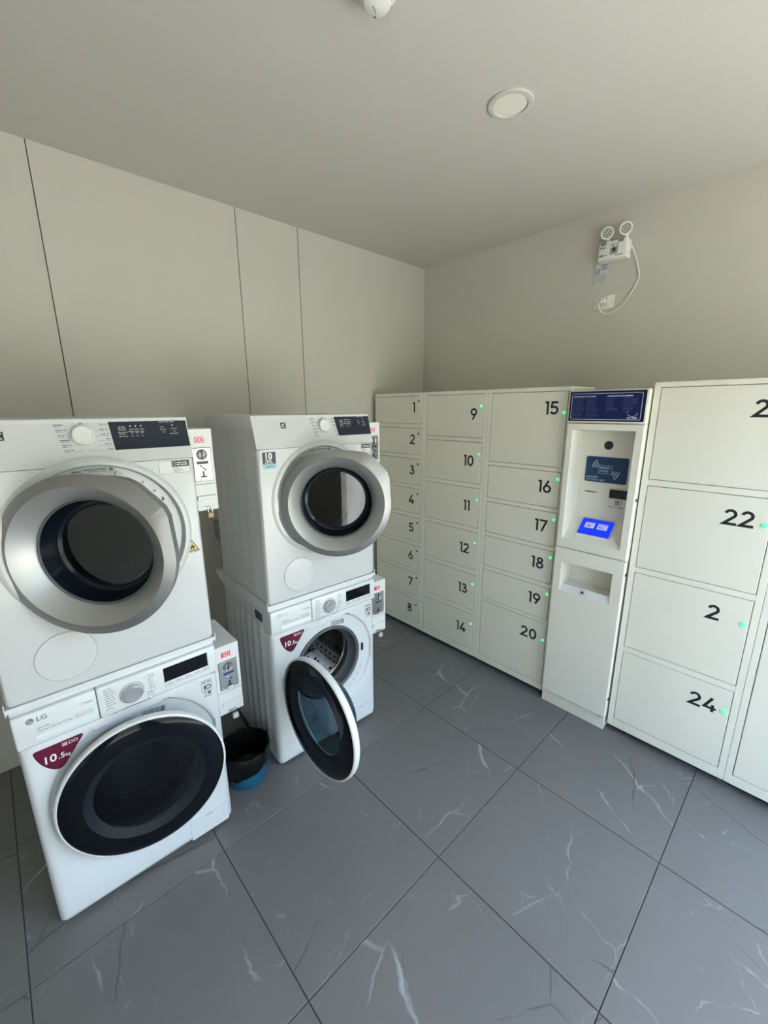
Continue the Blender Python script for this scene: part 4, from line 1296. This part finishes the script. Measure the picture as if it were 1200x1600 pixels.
def coin_box(loc, yaw, x0, y0, z0, w_, h, d, digits, label, blue, tint):
    t = thing('coin_box', label, 'coin box', loc, yaw, 'white coin boxes on the machine sides')
    t2 = t
    bm = bx(x0, x0 + w_, y0, y0 + d, z0, z0 + h, bev=0.0015, seg=1)
    obj('box_body', bm, M['white_plastic'], t, smooth=False)
    Y = y0 - 0.0001
    u = lambda a: x0 + w_ * a
    v = lambda a: z0 + h * (1 - a)
    tm = obj('timer_display', bx(u(0.32), u(0.66), Y - 0.001, Y, v(0.165), v(0.095)), M['led_red'], t, smooth=False)
    for k, ch in enumerate(digits):
        b = B()
        xx = u(0.37 + 0.15 * k)
        seven_seg(b, ch, xx, v(0.156), w_ * 0.095, h * 0.048, 0.0017, Y - 0.001)
        obj('timer_digit', b, M['led_lit'], tm, smooth=False)
    # coin acceptor
    ax0, ax1, az0, az1 = u(0.17), u(0.87), v(0.625), v(0.225)
    ac = obj('coin_acceptor', bx(ax0, ax1, Y - 0.004, Y, az0, az1, bev=0.0012, seg=1), M['brushed'] if blue else M['chrome'], t, smooth=False)
    ga = B(); ribbon(ga, [(ax0, az0), (ax1, az0), (ax1, az1), (ax0, az1)], 0.0018, Y - 0.0012, Y, True)
    obj('acceptor_gap', ga, M['black_satin'], ac, smooth=False)
    for sx in (0.1, 0.9):
        for sz in (0.06, 0.94):
            obj('screw', lathe(B(), ax0 + (ax1 - ax0) * sx, az0 + (az1 - az0) * sz, [(0.0032, Y - 0.004), (0.0032, Y - 0.0052), (0.002, Y - 0.006), (0.0004, Y - 0.006)], 12), M['brushed'], ac)
    cx, cz, r = (ax0 + ax1) / 2, az1 - 0.024, min(0.019, w_ * 0.20)
    obj('coin_disc', lathe(B(), cx, cz, [(r * 1.06, Y - 0.004), (r * 1.05, Y - 0.0055), (r * 0.95, Y - 0.008), (r * 0.6, Y - 0.005), (r * 0.3, Y - 0.0065), (0.0004, Y - 0.0065)], 28), M['silver_dark'], ac)
    obj('coin_slot', bx(cx - 0.0022, cx + 0.0022, Y - 0.0085, Y - 0.004, cz - r * 0.9, cz + r * 0.8), M['black_satin'], ac, smooth=False)
    obj('name_strip', bx(cx - r * 1.1, cx + r * 1.1, Y - 0.0052, Y - 0.004, cz - r - 0.016, cz - r - 0.006), M['label_blue'] if blue else M['navy_vinyl'], ac, smooth=False)
    lev = B()
    tube(lev, [(cx - 0.010, Y - 0.006, cz - r - 0.020), (cx + 0.004, Y - 0.010, cz - r - 0.032), (cx + 0.010, Y - 0.007, cz - r - 0.040)], 0.0022, 8)
    obj('return_lever', lev, M['chrome'], ac)
    obj('return_slot', bx(cx - 0.0025, cx + 0.0025, Y - 0.0062, Y - 0.004, az0 + 0.016, az0 + 0.036), M['black_satin'], ac, smooth=False)
    b = B()
    box(b, cx - 0.010, cx + 0.010, Y - 0.006, Y - 0.004, az0 + 0.014, az0 + 0.018)
    obj('return_cover', b, M['black_satin'], ac, smooth=False)
    obj('return_chute', prism_x(B(), [(Y - 0.004, az0 - 0.001), (Y - 0.012, az0 + 0.002), (Y - 0.010, az0 + 0.014), (Y - 0.004, az0 + 0.016)], cx - 0.011, cx + 0.011), M['chrome'], ac, smooth=False)
    # cash door
    cd = obj('cash_door', bx(u(0.06), u(0.97), Y - 0.0012, Y, v(0.985), v(0.672), bev=0.0006, seg=1), M['white_plastic'], t, smooth=False)
    gp = B(); ribbon(gp, [(u(0.05), v(0.668)), (u(0.98), v(0.668))], 0.0014, Y - 0.0006, Y + 0.0005)
    obj('door_gap', gp, M['grey_print'], cd, smooth=False)
    obj('ledge_handle', prism_x(B(), [(Y - 0.001, v(0.865)), (Y - 0.010, v(0.855)), (Y - 0.010, v(0.815)), (Y - 0.001, v(0.805))], u(0.17), u(0.92)), M['white_plastic'], cd, smooth=False)
    hp = B()
    box(hp, u(0.36), u(0.62), Y - 0.004, Y - 0.001, v(0.975), v(0.945), bev=0.001, seg=1)
    box(hp, u(0.46), u(0.52), Y - 0.016, Y - 0.001, v(0.968), v(0.952), bev=0.001, seg=1)
    obj('hasp', hp, M['brushed'], cd, smooth=False)
    return u(0.60), y0 - 0.010, z0 + h * 0.035

def padlock(loc, yaw, x, y, z, label, m):
    c, s = math.cos(yaw), math.sin(yaw)
    t = thing('padlock', label, 'padlock', (loc[0] + c * x - s * y, loc[1] + s * x + c * y, z), yaw, 'padlocks on the coin boxes')
    sh = B()
    pts = [(-0.007, 0, -0.020)] + [(-0.007 * math.cos(PI * i / 10), 0, -0.003 + 0.008 * math.sin(PI * i / 10)) for i in range(11)] + [(0.007, 0, -0.020)]
    tube(sh, pts, 0.0019, 8)
    obj('shackle', sh, M['chrome'], t)
    obj('lock_body', bx(-0.012, 0.012, -0.006, 0.006, -0.040, -0.016, bev=0.003), m, t)
    obj('keyhole_cap', bx(-0.004, 0.004, -0.002, 0.002, -0.0415, -0.0398), M['black_satin'], t, smooth=False)
    return t

p = coin_box((AX, AY, 0), AYAW, 0.6030, 0.070, 1.345, 0.091, 0.300, 0.20, '00', 'white coin box with red 00 timer beside the nearest dryer', False, 0)
padlock((AX, AY, 0), AYAW, p[0], p[1], p[2], 'brass padlock hanging from the coin box beside the nearest dryer', M['brass'])
p = coin_box((AX, AY, 0), AYAW, 0.5995, 0.046, 0.478, 0.106, 0.310, 0.25, '30', 'white coin box with red 30 timer beside the nearest washer', True, 0)
padlock((AX, AY, 0), AYAW, p[0], p[1], p[2], 'dull steel padlock hanging from the coin box above the waste basket', M['lamp_trim'])
p = coin_box((BX_, BY_, 0), BYAW, 0.6030, 0.060, 1.345, 0.091, 0.300, 0.20, '00', 'white coin box half hidden behind the open dryer door by the lockers', False, 0)
p = coin_box((BX_, BY_, 0), BYAW, 0.6000, 0.046, 0.478, 0.116, 0.310, 0.25, '10', 'white coin box beside the washer with the open door, near locker 8', True, 0)
padlock((BX_, BY_, 0), BYAW, p[0], p[1], p[2], 'steel padlock hanging from the coin box near locker 8', M['lamp_trim'])

# ------------------------------------------------------------------ waste basket and bag
bt = thing('waste_basket', 'blue plastic waste basket between the two washers', 'bin', (-2.165, -0.838, 0))
def bw(r, z, a, k):
    return (r + (0.0022 if int(a / (2 * PI) * 64) % 2 == 0 and 0 < k < 4 else 0.0), z)
obj('bucket', lathe_z(B(), 0, 0, [(0.0005, 0.001), (0.083, 0.001), (0.086, 0.006), (0.093, 0.060), (0.104, 0.150), (0.106, 0.150), (0.107, 0.164), (0.103, 0.164), (0.101, 0.150), (0.083, 0.008), (0.0005, 0.006)], 64, wob=bw), M['bin_blue'], bt)
rb = random.Random(2)
ph = [rb.uniform(0, 6.28) for _ in range(8)]
def fold(a, k):
    return sum(math.sin(a * f + ph[i] + k * 0.5) * am for i, (f, am) in enumerate(((3, 0.35), (5, 0.3), (9, 0.25), (14, 0.2), (23, 0.12))))
def bag_w(r, z, a, k):
    amp = [0.004, 0.006, 0.004, 0.004, 0.003, 0.002, 0.004, 0.006, 0.006, 0.006, 0.004][k]
    zz_ = z + (0.007 * fold(a, 0) if k == 0 else 0.006 * fold(a, k) if 1 <= k <= 5 else 0.004 * fold(a, k))
    if k == 0: zz_ += 0.022 * math.cos(a + 0.6)
    return r + amp * abs(fold(a, k)), zz_
bag = obj('garbage_bag', lathe_z(B(), 0, 0, [(0.104, 0.075), (0.110, 0.105), (0.112, 0.140), (0.114, 0.168), (0.110, 0.182), (0.103, 0.178), (0.096, 0.150), (0.088, 0.10), (0.078, 0.05), (0.05, 0.028), (0.0005, 0.022)], 96, wob=bag_w), M['bag'], None, (-2.165, -0.838, 0))
tag(bag, 'black plastic bag lining the blue waste basket', 'bag')
hose = obj('drain_hose', tube(B(), smooth_path([(-2.20, -0.55, 0.50), (-2.16, -0.58, 0.36), (-2.10, -0.62, 0.22), (-2.062, -0.66, 0.09), (-2.060, -0.67, 0.012), (-2.060, -0.60, 0.009)], 6), 0.007, 10), M['black_satin'])
tag(hose, 'black hose running down to the floor behind the waste basket', 'hose')

# ------------------------------------------------------------------ wall and ceiling fittings
def wall_right_thing(name, label, cat, yw, zw, group=None):
    return thing(name, label, cat, (0.0, yw, zw), RZ, group)

# emergency light (local x to the right along the wall, local -y out of the wall)
em = wall_right_thing('emergency_light', 'white twin headed emergency light high on the wall above the lockers', 'lamp', -1.385, 2.520)
eb = obj('housing', bx(0.0, 0.152, -0.068, 0.0, 0.003, 0.098, bev=0.006, seg=3), M['detector'], em)
bm = B()
for k in range(5):
    for x0 in (0.012, 0.104):
        ribbon(bm, [(x0 + 0.006 * k, 0.082), (x0 + 0.006 * k + 0.002, 0.095)], 0.0030, -0.0688, -0.067)
obj('vent_slots', bm, M['dark_inside'], em, smooth=False)
lbp = obj('control_plate', bx(0.064, 0.104, -0.0692, -0.067, 0.028, 0.080), M['grey_box'], em, smooth=False)
obj('test_button', bx(0.078, 0.092, -0.0735, -0.068, 0.042, 0.058, bev=0.001, seg=1), M['black_satin'], lbp, smooth=False)
bm = B()
box(bm, 0.066, 0.074, -0.0705, -0.069, 0.062, 0.076); box(bm, 0.084, 0.098, -0.0705, -0.069, 0.066, 0.076)
obj('plate_mark', bm, M['white_print'], lbp, smooth=False)
bm = B()
bars(bm, 0.010, 0.066, 0.026, 0.008, -0.0682, (0.4, 0.5)); bars(bm, 0.006, 0.026, 0.024, 0.010, -0.0682, (0.2, 0.7)); bars(bm, 0.034, 0.028, 0.018, 0.003, -0.0682, (0.6, 0.5))
bars(bm, 0.092, 0.018, 0.040, 0.004, -0.0682, (0.6, 0.5, 0.6))
obj('housing_print', bm, M['grey_print'], em, smooth=False)
obj('side_grip', bx(0.1515, 0.155, -0.050, -0.015, 0.020, 0.080, bev=0.0015, seg=1), M['outlet'], em, smooth=False)
for k, (lx, lz) in enumerate(((0.034, 0.147), (0.130, 0.146))):
    st = obj('lamp_neck', tube(B(), [(lx + 0.004, -0.035, 0.096), (lx + 0.002, -0.036, 0.115), (lx, -0.04, lz - 0.012)], 0.010, 12), M['detector'], em)
    hb = lathe(B(), 0, 0, [(0.0005, 0.030), (0.016, 0.028), (0.026, 0.018), (0.0325, 0.004), (0.0335, -0.006), (0.0315, -0.012), (0.026, -0.0125), (0.0245, -0.009), (0.0225, -0.007)], 36)
    hd = obj('lamp_head', hb, M['detector'], em, (lx, -0.055, lz), (math.radians(10), 0, math.radians(16)))
    obj('lamp_lens', lathe(B(), 0, 0, [(0.0240, -0.0075), (0.018, -0.0085), (0.0005, -0.0090)], 28), M['lens'], hd)
    bm = B()
    for j in range(7):
        a = 2 * PI * j / 6
        rr_ = 0.0 if j == 6 else 0.014
        lathe(bm, rr_ * math.cos(a), rr_ * math.sin(a), [(0.0048, -0.0085), (0.0042, -0.0105), (0.0004, -0.0112)], 12)
    obj('lamp_beads', bm, M['lamp_trim'], hd)
cord = [(0.150, -0.040, 0.085), (0.160, -0.030, 0.060), (0.178, -0.016, 0.020), (0.203, -0.010, -0.058), (0.212, -0.008, -0.105), (0.180, -0.008, -0.180), (0.135, -0.010, -0.240), (0.078, -0.016, -0.271), (0.040, -0.026, -0.262), (0.020, -0.034, -0.230), (0.024, -0.036, -0.205)]
obj('power_cord', tube(B(), smooth_path(cord, 6), 0.0032, 8), M['outlet'], em)
obj('plug', bx(0.018, 0.050, -0.034, -0.0085, -0.214, -0.188, bev=0.004), M['outlet'], em)
# paper tag
tg = wall_right_thing('instruction_card', 'grey printed card hanging on the wall under the emergency light', 'card', -1.352, 2.418)
bm = B()
prism(bm, [(0.0, 0.0), (0.076, 0.003), (0.074, 0.105), (0.002, 0.118)], -0.0052, -0.0042)
box(bm, 0.004, 0.072, -0.0045, 0.0, 0.090, 0.102)
obj('card_sheet', bm, M['paper'], tg, smooth=False)
bm = B()
for i in range(3):
    bars(bm, 0.034, 0.098 - 0.010 * i, 0.036, 0.004, -0.0052, (0.5, 0.7, 0.3)); bars(bm, 0.005, 0.080 - 0.011 * i, 0.024, 0.005, -0.0052, (0.6, 0.5))
for i in range(7):
    box(bm, 0.014 + 0.008 * i, 0.0155 + 0.008 * i, -0.0056, -0.0052, 0.010, 0.050)
obj('card_print', bm, M['rubber'], tg, smooth=False)
# wall socket
so = wall_right_thing('wall_outlet', 'white wall socket with a plug under the emergency light', 'outlet', -1.365, 2.278)
pl = obj('face_plate', bx(0.0, 0.116, -0.008, 0.0, 0.0, 0.073, bev=0.003), M['outlet'], so)
obj('socket_insert', bx(0.030, 0.074, -0.0095, -0.0075, 0.014, 0.060, bev=0.001, seg=1), M['white_plastic'], pl, smooth=False)
bm = B(); ribbon(bm, [(0.030, 0.014), (0.074, 0.014), (0.074, 0.060), (0.030, 0.060)], 0.0012, -0.0100, -0.0080, True)
obj('insert_gap', bm, M['grey_box'], pl, smooth=False)
bm = B(); box(bm, 0.054, 0.060, -0.0102, -0.0094, 0.046, 0.051); box(bm, 0.038, 0.044, -0.0102, -0.0094, 0.046, 0.051)
obj('socket_holes', bm, M['dark_inside'], pl, smooth=False)
obj('plate_screw', lathe(B(), 0.109, 0.030, [(0.003, -0.0078), (0.003, -0.0092), (0.0005, -0.0092)], 12), M['grey_print'], pl)
# grey socket box on the left wall
gs = thing('wall_outlet', 'grey surface socket box on the wall between the two dryers', 'outlet', (-1.887, 0.0, 0.945))
gb = obj('back_box', bx(0.0, 0.095, -0.040, 0.0, 0.0, 0.118, bev=0.003), M['grey_box'], gs)
obj('face_plate', bx(0.014, 0.092, -0.046, -0.040, 0.010, 0.108, bev=0.002, seg=1), M['grey_box'], gs, smooth=False)
obj('socket_insert', bx(0.034, 0.060, -0.049, -0.046, 0.028, 0.090), M['black_satin'], gs, smooth=False)
# recessed ceiling light (off)
dl = thing('ceiling_light', 'round flush ceiling light, switched off, cream diffuser', 'ceiling light', (-1.193, -1.468, CH))
def lz(prof, n=56):
    return lathe_z(B(), 0, 0, prof, n)
obj('trim_ring', lz([(0.082, 0.0), (0.0825, -0.004), (0.079, -0.007), (0.064, -0.0085), (0.062, -0.0065), (0.061, -0.003), (0.061, 0.0)]), M['lamp_trim'], dl)
obj('diffuser', lz([(0.0612, -0.002), (0.058, -0.0045), (0.0005, -0.0050)]), M['diffuser'], dl)
# smoke detector
sd = thing('smoke_detector', 'white dome smoke detector on the ceiling at the top edge', 'smoke detector', (-1.862, -1.470, CH))
obj('base_plate', lz([(0.055, 0.0), (0.058, -0.008), (0.057, -0.020), (0.051, -0.027), (0.044, -0.029), (0.036, -0.027)], 48), M['detector'], sd)
obj('sensor_dome', lz([(0.038, -0.020), (0.037, -0.042), (0.034, -0.052), (0.024, -0.057), (0.0005, -0.058)], 40), M['detector'], sd)
for k in range(8):
    a = 2 * PI * k / 8 + 0.2
    b = bx(-0.008, 0.008, -0.001, 0.001, -0.038, -0.024)
    o = obj('vent_slot', b, M['dark_inside'], sd, (0.0368 * math.cos(a), 0.0368 * math.sin(a), 0), (0, 0, a + PI / 2), smooth=False)
obj('test_slot', bx(-0.010, 0.010, -0.0015, 0.0015, -0.0588, -0.0565), M['grey_box'], sd, (-0.004, 0.006, 0), (0, 0, 0.5), smooth=False)
obj('status_light', lathe_z(B(), 0.014, 0.024, [(0.0025, -0.054), (0.0025, -0.0575), (0.0004, -0.0585)], 12), M['black_satin'], sd)

# small print that is too fine to pick apart stays joined
for o in bpy.data.objects:
    n = o.name.split('.')[0]
    if n.endswith('_print') or n in ('sign_heading', 'program_lines', 'lamp_beads', 'vent_slots', 'socket_holes', 'brand_logo_lines', 'display_symbols', 'plate_mark', 'screen_arrow', 'screen_caption'):
        o['kind'] = 'stuff'
